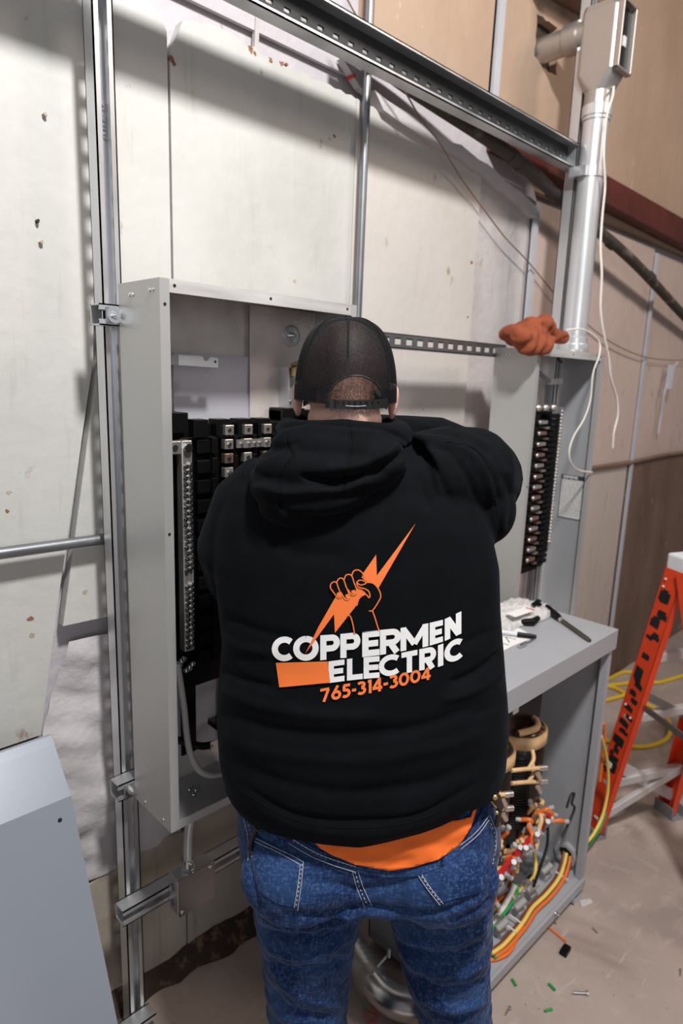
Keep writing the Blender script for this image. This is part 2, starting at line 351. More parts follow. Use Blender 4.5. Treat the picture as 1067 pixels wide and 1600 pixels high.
# rust crumbs and chipped paint on the boards
M['rust_chip'] = mat('rust_chip', (.26, .12, .06), rough=.9, var=.3, scale=60)
M['pale_chip'] = mat('pale_chip', (.46, .38, .29), rough=.9, var=.2, scale=60)
rc = random.Random(11)
for px, py, r, m in ((391, 77, .011, 'rust_chip'), (398, 83, .007, 'rust_chip'), (423, 94, .009, 'rust_chip'), (440, 99, .010, 'rust_chip'), (448, 101, .006, 'rust_chip'), (553, 118, .007, 'red_ink'), (753, 258, .013, 'rust_chip'), (748, 264, .009, 'rust_chip'),
                     (268, 92, .009, 'rust_chip'), (272, 100, .007, 'rust_chip'), (515, 216, .010, 'pale_chip'), (522, 213, .007, 'rust_chip'), (604, 222, .008, 'pale_chip'), (732, 495, .007, 'rust_chip'), (738, 410, .008, 'rust_chip'), (460, 440, .009, 'pale_chip'), (72, 178, .006, 'pale_chip'), (60, 345, .005, 'dark_gap'), (66, 378, .006, 'pale_chip'),
                     (662, 640, .008, 'pale_chip'), (650, 660, .010, 'rust_chip'), (17, 770, .008, 'pale_chip'), (14, 800, .006, 'rust_chip'), (50, 968, .009, 'rust_chip'), (53, 995, .010, 'pale_chip'), (134, 925, .010, 'pale_chip')):
    p = PY(px, py, WY-.006); r *= .72 if m != 'pale_chip' else .6
    pts = [(p.x+r*rc.uniform(.5, 1.5)*math.cos(a)*.9, p.z+r*rc.uniform(.4, 1.3)*math.sin(a)) for a in np.linspace(0, 2*math.pi, 11)[:-1]]
    MB().prism(pts, 'y', {True: WY+.0030, False: (WY-.0068 if .829 < p.x < 1.405 else (WY-.0048 if p.x < .829 else WY-.0030))}[p.x < .5], WY+.02).build('paint_chip', m, wb)
# concrete ledge / mortar lines
MB().box(.3, 2.0, WY+.024, WY+.036, 2.50, 2.90).build('block_course', 'grey_block', wb)
g = MB()
for (a, b) in (((.84, 2.60), (2.0, 2.60)), ((1.08, 2.42), (1.09, 2.60)), ((.80, 2.6), (.81, 2.9))):
    g.beam((a[0], WY+.026, a[1]), (b[0], WY+.026, b[1]), .012, .012)
g.build('mortar_joint', 'stained_block', wb)
# pale lumpy insulation showing where the left board stops
def lumpy(x0, x1, z0, z1, y, amp, nx, nz):
    vs = []; fs = []
    for i in range(nz+1):
        for j in range(nx+1):
            u, v = j/nx, i/nz; x = x0+(x1-x0)*u; x = x0+(.10*max(0, (v-.5)*2) if x0 < .5 else 0)*(1-u)+(x1-x0)*u; z = z0+(z1-z0)*v
            d = amp*(math.sin(9*x+14*z)+.7*math.sin(31*z-11*x+1)+.5*math.sin(47*x+19*z*1.3)+.35*math.sin(83*z+29*x))/2.2
            vs.append((x, y-d-.012*math.sin(math.pi*u), z))
    for i in range(nz):
        for j in range(nx): a = i*(nx+1)+j; fs.append((a, a+1, a+nx+2, a+nx+1))
    return MB().add(vs, fs, True)
lumpy(.45, .835, .42, 1.065, WY+.015, .014, 40, 60).build('insulation_foam', 'foam', wb, fixn=False)
slab([(.33, 0), (.84, 0), (.84, .42), (.70, .45), (.55, .40), (.42, .44)], WY+.006, WY+.03, 'low_board')
slab(jag([(.845, 0), (2.03, 0), (2.03, .94), (.845, .94)], .004, .06), WY+.004, WY+.03, 'low_board')
# vertical joints trims
def strip(x0, z0, x1, z1, w_, y, m, name, no):
    o = MB().beam((x0, y, z0), (x1, y, z1), w_, .012, up=(0, 1, 0)).build(name, m); struct(o); return o
strip(2.392, .95, 2.392, 2.36, .030, WY-.008, 'trim_white', 'trim_1', 1)
strip(3.582, 0, 3.582, 2.35, .024, WY-.010, 'trim_white', 'trim_2', 2)
strip(2.062, 2.50, 2.095, 4.5, .035, WY-.004, 'trim_white', 'trim_3', 3)
# crack at the right: thin dark ledge pipe
tag(MB().tube(spline([(2.30, WY-.012, 1.283), (2.9, WY-.014, 1.291), (3.5, WY-.013, 1.286), (4.1, WY-.015, 1.300), (4.9, WY-.013, 1.29)], 6), .011, 8).build('wall_rod', 'wire_copper'),
    'thin rusty rod running level along the wall right of the far cabinet', 'rod')
tag(MB().tube([(-1.2, WY-.035, 1.325), (.64, WY-.033, 1.305)], .0125, 12).build('rigid_conduit', 'galv_dark'),
    'dull grey rigid conduit running level at the left edge of the wall', 'conduit')
# sloping ledge of foam under the black pipe
MB().prism(jag([(1.46, 2.47), (2.03, 2.41), (2.37, 2.335), (2.37, 2.30), (2.0, 2.375), (1.5, 2.43)], .006, .05), 'y', WY-.022, WY+.02).build('foam_bead', 'foam', wb)
MB().prism(jag([(1.35, 2.52), (2.05, 2.52), (2.35, 2.42), (2.4, 2.36), (2.0, 2.41), (1.42, 2.47)], .008, .05), 'y', WY-.004, WY+.02).build('block_edge', 'grey_block', wb)
tag(MB().prism([(2.04, 2.545), (2.04, 2.455), (4.7, 2.39), (4.7, 2.52), ], 'y', WY-.07, WY+.0).build('steel_beam', 'red_beam'),
    'dark red painted steel beam crossing level behind the vertical silver pipe', 'beam')
bp = [(1.30, WY-.06, 2.535), (1.58, WY-.055, 2.50), (2.05, WY-.10, 2.425), (2.5, WY-.10, 2.34), (3.1, WY-.10, 2.235), (4.1, WY-.06, 2.03), (5.0, WY-.06, 1.86)]
t = thing('sagging_pipe', 'old blackened pipe sloping down to the right below the red beam', 'pipe', bp[3])
MB().tube(spline(bp, 8), .022, 12).build('pipe_run', 'pipe_black', t)
for k in (2.06, 2.12, 2.34, 2.86, 3.3):
    zz = np.interp(k, [p[0] for p in bp], [p[2] for p in bp]); MB().cyl((k-.02, WY-.10, zz+.004), (k+.02, WY-.10, zz-.004), .0245, 12).build('tape_wrap', 'pipe_black', t)
# dark purlin in the top right corner
tag(MB().beam((3.25, WY-.14, 3.72), (6.2, WY-.14, 3.42), .16, .26, up=(0, 0, 1)).build('roof_purlin', 'wire_copper'), 'dark brown roof purlin in the upper right corner of the wall', 'beam')
# debris lip along the wall foot
vs = []; fs = []; N = 90
for i in range(N+1):
    x = .3+1.9*i/N; h = .03+.008*math.sin(i*.5)+random.uniform(-.004, .004); d = .055+.015*math.sin(i*.23)+.008*math.sin(i*.9)+random.uniform(-.004, .004)
    vs += [(x, WY-d, .001), (x, WY-d*.45, max(.01, h)), (x, WY+.01, h+.02)]
for i in range(N):
    a = i*3; fs += [(a, a+3, a+4, a+1), (a+1, a+4, a+5, a+2)]
tag(MB().add(vs, fs, False).build('rubble', mat('rubble', (.045, .028, .018), rough=.95, col2=(.22, .13, .08), c2pos=(.55, .7), scale=30), fixn=False), 'dark crumbled dirt and rubble along the foot of the wall', 'debris', kind='stuff')
# ================================================================ STRUT CHANNELS
def strut(length, slots=True, m='galv', S=.041, T=.0028, lip=.009):
    """channel along +Z, open to -Y; x -S/2..S/2, y 0..S"""
    b = MB(); h = S/2
    b.box(-h, -h+T, 0, S, 0, length).box(h-T, h, 0, S, 0, length)
    for sx in (-1, 1):
        x0, x1 = sorted((sx*h, sx*(h-lip))); b.box(x0, x1, 0, T, 0, length)
        x0, x1 = sorted((sx*(h-lip), sx*(h-lip-T))); b.box(x0, x1, 0, .0045, 0, length)
    if not slots: b.box(-h, h, S-T, S, 0, length)
    else:
        q = .0095; b.box(-h, -q, S-T, S, 0, length).box(q, h, S-T, S, 0, length)
        z = .0; P_ = .05
        while z < length:
            b.box(-q, q, S-T, S, z, min(z+.022, length)); z += P_
    return b
def place(b, name, m, mtx, **k):
    b.v = [tuple(mtx @ Vector(v)) for v in b.v]; return b.build(name, m, **k)
def up_strut(x, y, z0, z1, m='galv', parent=None, name='strut_channel', **k): return place(strut(z1-z0, **k), name, m, Matrix.Translation((x, y, z0)), parent=parent)
def along_strut(x0, x1, y, z, m='galv', flip=False, parent=None, name='strut_channel', down=False):
    R = Matrix(((0, 0, 1, 0), (0, 1, 0, 0), (-1, 0, 0, 0), (0, 0, 0, 1)))
    if flip: R = Matrix(((0, 0, 1, 0), (0, -1, 0, 0.041), (1, 0, 0, 0), (0, 0, 0, 1)))
    if down: R = Matrix(((0, 0, 1, 0), (1, 0, 0, 0.0205), (0, 1, 0, -.0205), (0, 0, 0, 1)))
    return place(strut(x1-x0), name, m, Matrix.Translation((x0, y, z)) @ R, parent=parent)
t = thing('upright_strut', 'tall galvanised slotted strut channel standing left of the near cabinet', 'strut', (.63, 1.34, 0))
up_strut(.630, 1.322, .012, 3.5, parent=t, name='channel')
MB().box(.59, .67, 1.30, 1.40, 0, .012).build('base_plate', 'galv_dark', t, bevel=.002)
def text_mesh(txt, size, name, m, mtx, parent, ext=.0004):
    cu = bpy.data.curves.new(name, 'FONT'); cu.body = txt; cu.size = size; cu.extrude = ext; cu.align_x = 'CENTER'; cu.align_y = 'CENTER'; cu.offset = size*.02
    o = bpy.data.objects.new(name, cu); COL.objects.link(o); bpy.context.view_layer.update()
    me = bpy.data.meshes.new_from_object(o.evaluated_get(bpy.context.evaluated_depsgraph_get())); bpy.data.objects.remove(o); bpy.data.curves.remove(cu)
    me.transform(mtx); me.materials.clear(); me.materials.append(M[m])
    o = bpy.data.objects.new(name, me); COL.objects.link(o)
    if parent: o.parent = parent; o.matrix_parent_inverse = parent.matrix_basis.inverted()
    return o
# embossed stamps read up the channel's back
Mz = Matrix(((0, 0, 1, 0), (0, 0, 0, 0), (1, 0, 0, 0), (0, 0, 0, 1)))
Rt = Matrix.Rotation(R_(90), 4, 'X') @ Matrix.Rotation(R_(90), 4, 'Z')
text_mesh('252370 14', .016, 'embossed_mark', 'galv', Matrix.Translation((.642, 1.357, 2.16)) @ Rt, t)
t = thing('upright_strut', 'galvanised strut channel standing behind the vertical silver pipe', 'strut', (2.36, 1.27, .9))
up_strut(2.352, 1.245, .012, 3.6, parent=t, name='channel')
def bolt(b, c, d=(0, -1, 0), r=.008, washer=.016):
    c = Vector(c); d = Vector(d); b.cyl(c, c+d*.002, washer, 20); b.hexa(c+d*.002, c+d*.009, r); b.cyl(c+d*.009, c+d*.013, r*.55, 12); return b
def cross_strut(x0, x1, y, z, label, flip=False, bolts=(), m='galv'):
    t = thing('cross_strut', label, 'strut', (x0, y, z-.02))
    along_strut(x0, x1, y, z, m, flip, parent=t, name='channel')
    for bx in bolts:
        MB().box(bx-.017, bx+.017, y-.004, y, z-.016, z+.016).build('square_washer', 'galv_dark', t, bevel=.001)
        bolt(MB(), (bx, y-.004, z)).build('hex_bolt', 'chrome', t)
    return t
cross_strut(.583, 1.25, 1.281, 1.786, 'short level strut channel with a bolt behind the top of the near cabinet', bolts=(.612,))
cross_strut(.583, 1.25, 1.281, .738, 'level strut channel behind the bottom of the near cabinet', bolts=(.612,))
cross_strut(.583, 2.05, 1.281, .405, 'level strut channel near the floor that carries the square junction box')
cross_strut(.583, .66, 1.281, .055, 'short stub of strut channel just above the floor at left')
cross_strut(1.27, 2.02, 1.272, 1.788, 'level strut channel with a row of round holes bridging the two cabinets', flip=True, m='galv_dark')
t = thing('overhead_strut', 'long galvanised strut channel running level high across the wall', 'strut', (1.4, 1.26, 2.43))
b = MB().box(-.2, 2.375, 1.243, 1.284, 2.431, 2.434).box(-.2, 2.36, 1.243, 1.284, 2.512, 2.515).box(-.2, 2.375, 1.243, 1.246, 2.431, 2.439).box(-.2, 2.36, 1.243, 1.246, 2.508, 2.515); b.build('flange', 'galv', t)
b = MB().box(-.2, 2.36, 1.281, 1.284, 2.434, 2.468).box(-.2, 2.36, 1.281, 1.284, 2.478, 2.512)
x_ = -.2
while x_ < 2.33: b.box(x_, x_+.030, 1.281, 1.284, 2.468, 2.478); x_ += .05
MB().box(-.2, 2.36, 1.2845, 1.286, 2.45, 2.50).build('backing', 'galv_dark', t)  # plate added behind the slots to keep light from leaking through
b.box(-.2, 2.36, 1.262, 1.280, 2.434, 2.436).build('slotted_web', 'strut_shade', t)
# thin vertical conduit on the wall
tag(MB().tube([(1.425, WY-.032, 3.9), (1.413, WY-.032, 1.2)], .0115, 14).build('thin_conduit', 'galv_dark'), 'slim grey vertical conduit on the wall above the cap', 'conduit')
# thin copper wire across the wall
wp = [PY(538, -10, 1.33), PY(560, 30, 1.33), PY(590, 72, 1.345), PY(612, 112, 1.35), PY(632, 142, 1.35), PY(660, 190, 1.35), PY(686, 222, 1.37), PY(718, 275, 1.40), PY(752, 322, 1.405), PY(790, 372, 1.405), PY(826, 410, 1.405), PY(872, 465, 1.405), PY(912, 502, 1.405), PY(955, 535, 1.405), PY(1005, 557, 1.405), PY(1055, 563, 1.405), PY(1090, 560, 1.405)]
tag(MB().tube(spline(wp, 5), .0025, 6).build('loose_wire', 'wire_copper'), 'thin brown loose wire drooping across the wall from top to right', 'wire')
# small dangling bracket with cord at far right
t = thing('cable_drop', 'pale cord hanging from a wire at the right edge of the wall', 'cord', (4.0, WY-.03, 1.35))
MB().tube(spline([PY(1058, 566, 1.40), PY(1045, 590, 1.40), PY(1037, 618, 1.40), PY(1032, 650, 1.41), PY(1028, 678, 1.41)], 6), .007, 8).build('cord', 'trim_white', t)
MB().beam(PY(1050, 570, 1.39), PY(1044, 608, 1.39), .035, .02).build('clip', 'trim_white', t)
# ================================================================ CABINETS
def cabinet(X0, X1, Z0, Z1, label, near):
    Y0, Y1, T, Fl = 1.12, 1.279, .0022, .020
    t = thing('electrical_cabinet', label, 'electrical cabinet', (X0, Y1, Z0))
    MB().box(X0, X0+T, Y0, Y1, Z0, Z1).build('side_panel', 'box_outer', t)
    MB().box(X1-T, X1, Y0, Y1, Z0, Z1).build('side_panel', 'grey_inner' if not near else 'box_outer', t)
    MB().box(X0+T, X1-T, Y1-T, Y1, Z0, Z1).build('back_panel', 'box_inner', t)
    MB().box(X0+T, X1-T, Y0, Y1-T, Z1-T, Z1).build('top_panel', 'box_outer', t)
    MB().box(X0+T, X1-T, Y0, Y1-T, Z0, Z0+T).build('bottom_panel', 'box_outer', t)
    fr = MB().box(X0, X0+Fl, Y0-.002, Y0, Z0, Z1).box(X1-Fl, X1, Y0-.002, Y0, Z0, Z1).box(X0+Fl, X1-Fl, Y0-.002, Y0, Z0, Z0+Fl)
    fr.box(X0+Fl-T, X0+Fl, Y0, Y0+.012, Z0, Z1).box(X1-Fl, X1-Fl+T, Y0, Y0+.012, Z0, Z1)
    f = fr.build('front_frame', 'box_outer', t)
    MB().box(X0+Fl, X1-Fl, Y0-.002, Y0, Z1-Fl*1.2, Z1).build('top_flange', 'galv_bright', f)
    for i, k in enumerate((.06, .5, .94)):
        MB().cyl((X0+(X1-X0)*k, Y0-.0028, Z1-.011), (X0+(X1-X0)*k, Y0-.0018, Z1-.011), .003, 12).build('screw_hole', 'black', f)
    for k in (.04, .42): MB().cyl((X0+Fl*.5, Y0-.0028, Z1-(Z1-Z0)*k), (X0+Fl*.5, Y0-.0018, Z1-(Z1-Z0)*k), .003, 12).build('screw_hole', 'black', f)
    for yy in (.022, .034, .10, .112):
        for zz in (Z1-.02,):
            MB().ell((X0-.001, Y0+yy, zz-.004*(yy > .05)), (.0015, .0042, .0042), 10, 6).build('rivet', 'chrome', t)
    for yy in (.03, .11): MB().ell((X0-.001, Y0+yy, Z0+.015), (.002, .0042, .0042), 10, 6).build('rivet', 'chrome', t)
    return t
LC = cabinet(.622, 1.128, .712, 1.846, 'open grey electrical panel box on the left that the man works at', True)
RC = cabinet(1.964, 2.447, .71, 1.797, 'open electrical panel box at right behind the grey table-high enclosure', False)
# --- near cabinet interior
def screws(parent, pts, m='tin', r=.0042, d=(0, -1, 0), kind='screw'):
    b = MB(); d = Vector(d); b.cyl((0, 0, 0), d*.005, r, 8); b.cyl(d*.005, d*.0055, r*.45, 6); first = None
    for i, p in enumerate(pts):
        if first is None: o = b.build(kind, m); first = o
        else: o = first.copy(); COL.objects.link(o)
        o.location = p; o.parent = parent; o.matrix_parent_inverse = parent_inv(parent)
YI = 1.19
MB().box(.735, 1.035, 1.268, 1.273, 1.56, 1.72).build('mounting_plate', 'backplate', LC)
for x in (.688, 1.018):
    r = MB().box(x, x+.022, 1.235, 1.265, .86, 1.70).box(x-.004, x, 1.225, 1.265, .86, 1.70).build('mounting_rail', 'galv', LC)
    screws(r, [(x+.011, 1.235, z) for z in (1.68, 1.62, 1.57)], 'galv_dark', .003)
# key-hole strap sticking out at the top left and the mirrored ones
def strap(x0, z, s, near_dark=True):
    b = MB().box(x0-.035, x0+.012, 1.20, 1.2025, z-.010, z+.010)
    o = b.build('key_strap', 'galv_dark', LC)
    pts = [(x0+.012, z+.010), (x0+.075, z+.007), (x0+.082, z-.002)]
    pr = [(x0+.012, z-.010), (x0+.105, z-.012), (x0+.105, z+.008), (x0+.086, z+.009), (x0+.080, z+.001), (x0+.072, z+.001), (x0+.066, z+.010), (x0+.012, z+.010)]
    MB().prism(pr, 'y', 1.199, 1.2015).build('key_tab', 'galv', o)
    MB().cyl((x0+.098, 1.1985, z), (x0+.098, 1.1992, z), .003, 10).build('tab_hole', 'black', o)
strap(.695, 1.704, 1)
cf = MB().lathe((1.052, 1.2615, 1.775), (0, -1, 0), [(0, .026), (.002, .026), (.0035, .020), (.0035, .012), (.005, .012)], 28).build('knockout_ring', 'galv', LC)
bolt(MB(), (1.052, 1.258, 1.775), washer=.013).build('hex_bolt', 'chrome', LC)
b = MB(); b.cyl((1.03, 1.23, 1.705), (1.03, 1.20, 1.712), .006); b.box(1.02, 1.05, 1.215, 1.235, 1.68, 1.70); b.build('rail_latch', 'brass', LC)
MB().box(.93, 1.128, 1.262, 1.2645, 1.50, 1.835).build('inner_gusset', 'box_inner', LC)
# black bus assembly
bus = MB()
bus.box(.668, .985, 1.205, 1.262, 1.05, 1.575).box(.670, .715, YI-.01, 1.255, 1.56, 1.60).box(.985, 1.05, 1.205, 1.26, 1.575, 1.605)
bus.box(.985, 1.10, 1.215, 1.262, 1.05, 1.60)
for i in range(12):
    z = 1.53-i*.043
    bus.box(.775, .79, 1.185, 1.21, z-.018, z+.016); bus.box(.742, .775, 1.19, 1.21, z-.016, z+.012)
    for x in (.835, .885, .94): bus.box(x-.006, x+.006, 1.182, 1.21, z-.02, z+.02)
for i in range(4): bus.box(.73+.055*i, .765+.055*i, 1.183, 1.215, 1.548, 1.585)
bus.box(.70, 1.05, 1.187, 1.192, 1.545, 1.549)
for z in (1.50, 1.40, 1.31, 1.23, 1.14): bus.box(.672, .70, 1.205, 1.235, z-.022, z+.02)
bus.box(.70, .98, 1.20, 1.25, .985, 1.05)
bm_ = bus.build('breaker_bus', 'black_plastic', LC, bevel=.0012)
for i in range(10):
    z = 1.562-i*.0305
    for j, x in enumerate((.812, .862, .915)):
        wdt = .011; mm = 'tin' if i < 2 or (i+j) % 3 == 0 else 'copper'
        o = MB().box(x-wdt, x+wdt, 1.176-.002*(i == 0), 1.19, z-.0105, z+.0105).build('bus_tab', mm, LC, bevel=.001)
        MB().cyl((x, 1.1755, z), (x, 1.1725, z), .0042, 10).build('tab_screw', 'black' if i in (0, 2, 4) else 'chrome', o)
b = MB().box(.829, .900, 1.172, 1.176, 1.523, 1.541).build('link_bar', 'tin', LC)
screws(b, [(x, 1.172, 1.532) for x in (.842, .862, .878, .892)], 'galv_dark', .003)
# lug at head of neutral bar
o = MB().box(.660, .690, 1.165, 1.185, 1.518, 1.545).build('ground_lug', 'tin', LC, bevel=.002); MB().cyl((.675, 1.1645, 1.532), (.675, 1.163, 1.532), .006, 12).build('lug_bore', 'black', o)
nb = MB().box(.692, .716, 1.168, 1.19, 1.09, 1.545).build('neutral_bar', 'tin', LC, bevel=.002)
pts = []
for i in range(33):
    z = 1.492-i*.0122
    if 1.245 < z < 1.262: continue
    for x in (.6985, .7095): pts.append((x+random.uniform(-.0012, .0012), 1.168-random.uniform(0, .002), z+(.004 if x > .70 else 0)))
screws(nb, pts, 'chrome', .0045)
o = MB().cyl((.704, 1.168, 1.53), (.704, 1.160, 1.53), .009, 16).build('big_lug_screw', 'chrome', nb)
b = MB()
for i in range(7): p = (.683+random.uniform(0, .03), 1.175+random.uniform(-.01, .01), 1.055+random.uniform(-.015, .015)); b.ell(p, (.007, .006, .006), 10, 6)
b.build('lug_cluster', 'chrome', LC)
MB().box(.70, 1.0, 1.265, 1.272, .78, .99).build('lower_plate', 'backplate', LC)
b = MB().box(.735, .775, 1.262, 1.268, .78, .99).box(.845, .87, 1.25, 1.268, .78, 1.0); b.build('lower_rail', 'black_plastic', LC)
b = MB().tube(spline([(.630, 1.23, .895), (.69, 1.20, .868), (.735, 1.18, .845), (.76, 1.17, .843)], 5), .009, 6); b.build('lower_strap', 'black_plastic', LC)
MB().beam((.752, 1.165, .842), (.805, 1.175, .842), .004, .022).build('lower_clip', 'tin', LC)
b = MB().box(.80, .92, 1.15, 1.20, .80, .815).box(.80, .95, 1.16, 1.25, .845, .86); b.build('lug_block', 'black_plastic', LC)
b = MB()
for k in range(5): b.ell((.722+.01*(k % 3), 1.19+.006*k, .722+.004*(k % 2)), (.008, .006, .005), 10, 6)
b.build('conduit_locknut', 'chrome', LC)
tag(origin_base(MB().tube(spline([PY(277, 1036, 1.155), PY(283, 1075, 1.155), PY(288, 1110, 1.155), PY(292, 1150, 1.15), PY(298, 1180, 1.145), PY(311, 1203, 1.14), PY(330, 1211, 1.14), PY(356, 1205, 1.15), PY(395, 1185, 1.18)], 6), .0072, 12).build('grey_cable', 'cable_grey')), 'thick grey cable curving at the bottom inside the near cabinet', 'cable')
# --- far cabinet interior
for x in (2.097, 2.162, 2.297):
    MB().box(x, x+.016, 1.245, 1.262, .80, 1.68).build('mounting_rail', 'galv_dark', RC)
bus = MB().box(2.092, 2.252, 1.20, 1.25, .985, 1.585)
n = 28
for i in range(n):
    z = 1.57-i*.0205; bus.box(2.077, 2.122, 1.175, 1.20, z-.0075, z+.0065); bus.box(2.252, 2.287, 1.185, 1.235, z-.0085, z+.0065); bus.box(2.182, 2.232, 1.170, 1.20, z-.008, z+.006)
bus.build('breaker_bus', 'black_plastic', RC)
for i in range(14):
    z = 1.55-i*.0385; mm = 'tin' if i % 3 else 'copper'
    MB().box(2.112, 2.157, 1.163, 1.20, z-.006, z+.006).build('bus_tab', 'tin' if i % 2 == 0 else 'copper', RC, bevel=.001)
    MB().ell((2.105, 1.165, z), (.008, .006, .008), 10, 6).build('tab_screw', 'tin', RC)
    MB().box(2.152, 2.177, 1.165, 1.20, z-.024, z-.017).build('bus_tab', 'copper' if i % 4 else 'tin', RC)
for x in (2.107, 2.157, 2.212):
    MB().ell((x, 1.18, 1.60), (.016, .014, .013), 12, 8).build('main_lug', 'tin', RC)
nbar = MB().box(2.297, 2.312, 1.19, 1.21, 1.05, 1.60).build('neutral_bar', 'galv', RC)
screws(nbar, [(2.305, 1.19, 1.585-i*.0128) for i in range(40)], 'tin', .0045)
o = MB().beam((2.062, 1.22, 1.705), (2.162, 1.22, 1.72), .004, .016).beam((2.162, 1.22, 1.72), (2.212, 1.2, 1.69), .004, .016).build('key_strap', 'galv_dark', RC)
MB().beam((2.202, 1.21, 1.69), (2.322, 1.21, 1.695), .004, .02).build('key_strap', 'tin', RC)
# rating label on the inner right side
RX = 2.4435
L_ = MB().box(RX-.001, RX, 1.140, 1.236, 1.160, 1.334).build('rating_label', 'label_grey', RC)
MB().box(RX-.0016, RX-.001, 1.140, 1.236, 1.316, 1.334).build('label_header', 'ink', L_)
b = MB()
b.box(RX-.0016, RX-.001, 1.140, 1.1425, 1.160, 1.334).box(RX-.0016, RX-.001, 1.2335, 1.236, 1.160, 1.334).box(RX-.0016, RX-.001, 1.140, 1.236, 1.160, 1.1625); b.build('label_border', 'ink', L_)
TL = Matrix(((0, 0, 1, 0), (-1, 0, 0, 0), (0, 1, 0, 0), (0, 0, 0, 1)))
TL2 = Matrix(((0, 0, -1, RX-.0018), (-1, 0, 0, 1.198), (0, 1, 0, 1.325), (0, 0, 0, 1)))
o = text_mesh('SIEMENS', .0165, 'label_name', 'white_print', TL2, None); o.parent = L_; o.matrix_parent_inverse = parent_inv(L_)
b = MB()
for i in range(14):
    z = 1.306-i*.0102; y = 1.228
    while y > 1.15:
        wd = random.uniform(.006, .016); b.box(RX-.0014, RX-.001, y-wd, y, z, z+.0028); y -= wd+random.uniform(.003, .008)
b.build('label_print', 'cable_grey', L_)
# ================================================================ FAR PIPE, CONDULET, GLOVE, STRINGS
PXc, PYc, PR = 2.350, 1.196, .043
t = thing('vertical_conduit', 'wide shiny silver conduit rising from the top of the far cabinet', 'conduit', (PXc, PYc, 1.80))
MB().cyl((PXc, PYc, 1.812), (PXc, PYc, 2.63), PR, 32).build('pipe', 'conduit', t)
MB().lathe((PXc, PYc, 1.797), (0, 0, 1), [(0, .05), (.012, .056), (.03, .056), (.034, .048), (.055, .048), (.06, PR)], 32).build('base_fitting', 'conduit', t)
MB().lathe((PXc, PYc, 2.575), (0, 0, 1), [(0, PR), (.004, .047), (.012, .047), (.016, .050), (.048, .050), (.052, .046)], 32).build('coupling', 'conduit', t)
b = MB(); bolt(b, (PXc+.05, PYc-.01, 2.60), (1, -.3, 0), .006, .008); bolt(b, (PXc+.05, PYc-.01, 2.585), (1, -.3, 0), .006, .008); b.build('set_screw', 'chrome', t)
o = MB().lathe((PXc, PYc, 2.395), (0, 0, 1), [(0, PR+.001), (0, PR+.004), (.032, PR+.004), (.032, PR+.001)], 32).box(PXc-.06, PXc-.035, PYc-.01, PYc+.05, 2.395, 2.427).box(PXc+.035, PXc+.062, PYc-.02, PYc-.014, 2.395, 2.427).build('pipe_clamp', 'galv', t)
bolt(MB(), (PXc+.054, PYc-.021, 2.411), (0, -1, 0), .008, .012).build('clamp_bolt', 'chrome', t)
# condulet body at the top with its nipple through the wall
t = thing('conduit_body', 'cast elbow fitting with an open cover at the top of the silver conduit', 'conduit fitting', (PXc, PYc, 2.62))
vs = []
def rrect(cx, cy, hx, hy, r, n=6):
    out = []
    for qx, qy, a0 in ((1, 1, 0), (-1, 1, 90), (-1, -1, 180), (1, -1, 270)):
        for i in range(n+1):
            a = R_(a0+90*i/n); out.append((cx+qx*(hx-r)+r*math.cos(a), cy+qy*(hy-r)+r*math.sin(a)))
    return out
rings = [(PXc, PYc, 2.622, .046, .046, .045), (PXc, PYc, 2.665, .046, .046, .045), (PXc, PYc, 2.70, .048, .062, .03), (PXc, PYc, 2.72, .050, .066, .018), (PXc, PYc, 2.91, .050, .066, .018), (PXc, PYc+.01, 2.93, .046, .056, .025)]
b = MB(); n = 28; V_ = []
for cx, cy, z, hx, hy, r in rings: V_ += [(x, y, z) for x, y in rrect(cx, cy, hx, hy, r)]
b.add(V_, [(i*n+j, i*n+(j+1) % n, (i+1)*n+(j+1) % n, (i+1)*n+j) for i in range(len(rings)-1) for j in range(n)]+[tuple(range(n))[::-1], tuple(range((len(rings)-1)*n, len(rings)*n))])
b.build('body', 'cast_alu', t, bevel=.003)
b = MB().box(PXc-.041, PXc+.041, PYc-.069, PYc-.066, 2.725, 2.905); b.build('open_port', 'black_plastic', t)
b = MB().box(PXc-.050, PXc-.043, PYc-.084, PYc-.064, 2.712, 2.918).box(PXc+.043, PXc+.050, PYc-.084, PYc-.064, 2.712, 2.918).box(PXc-.05, PXc+.05, PYc-.084, PYc-.064, 2.910, 2.918).box(PXc-.05, PXc+.05, PYc-.084, PYc-.064, 2.712, 2.720); b.build('port_rim', 'cast_alu', t, bevel=.002)
MB().box(PXc-.01, PXc+.01, PYc-.074, PYc-.069, 2.79, 2.82).build('cable_tag', 'paper', t)
a, bb = Vector((PXc-.004, PYc+.05, 2.866)), Vector((PXc-.004, 1.52, 2.862))
t2 = thing('nipple_pipe', 'short dull pipe running from the cast fitting into a hole in the wall', 'pipe', (2.34, 1.35, 2.84))
MB().cyl(a, bb, .042, 28).build('pipe', 'cast_alu', t2)
d_ = (bb-a).normalized(); MB().cyl(a+d_*.035, a+d_*.085, .050, 28).build('coupling', 'cast_alu', t2)
t = thing('timber_block', 'dark wooden block at the top edge beside the strut channel', 'timber', (2.30, 1.36, 3.03))
MB().beam((2.20, 1.38, 3.07), (2.66, 1.36, 3.12), .10, .075).build('block', 'stained_block', t); MB().beam((2.20, 1.38, 3.025), (2.66, 1.36, 3.075), .09, .02).build('under_strip', 'wire_copper', t)  # thin dark brown strip runs along the underside of the block
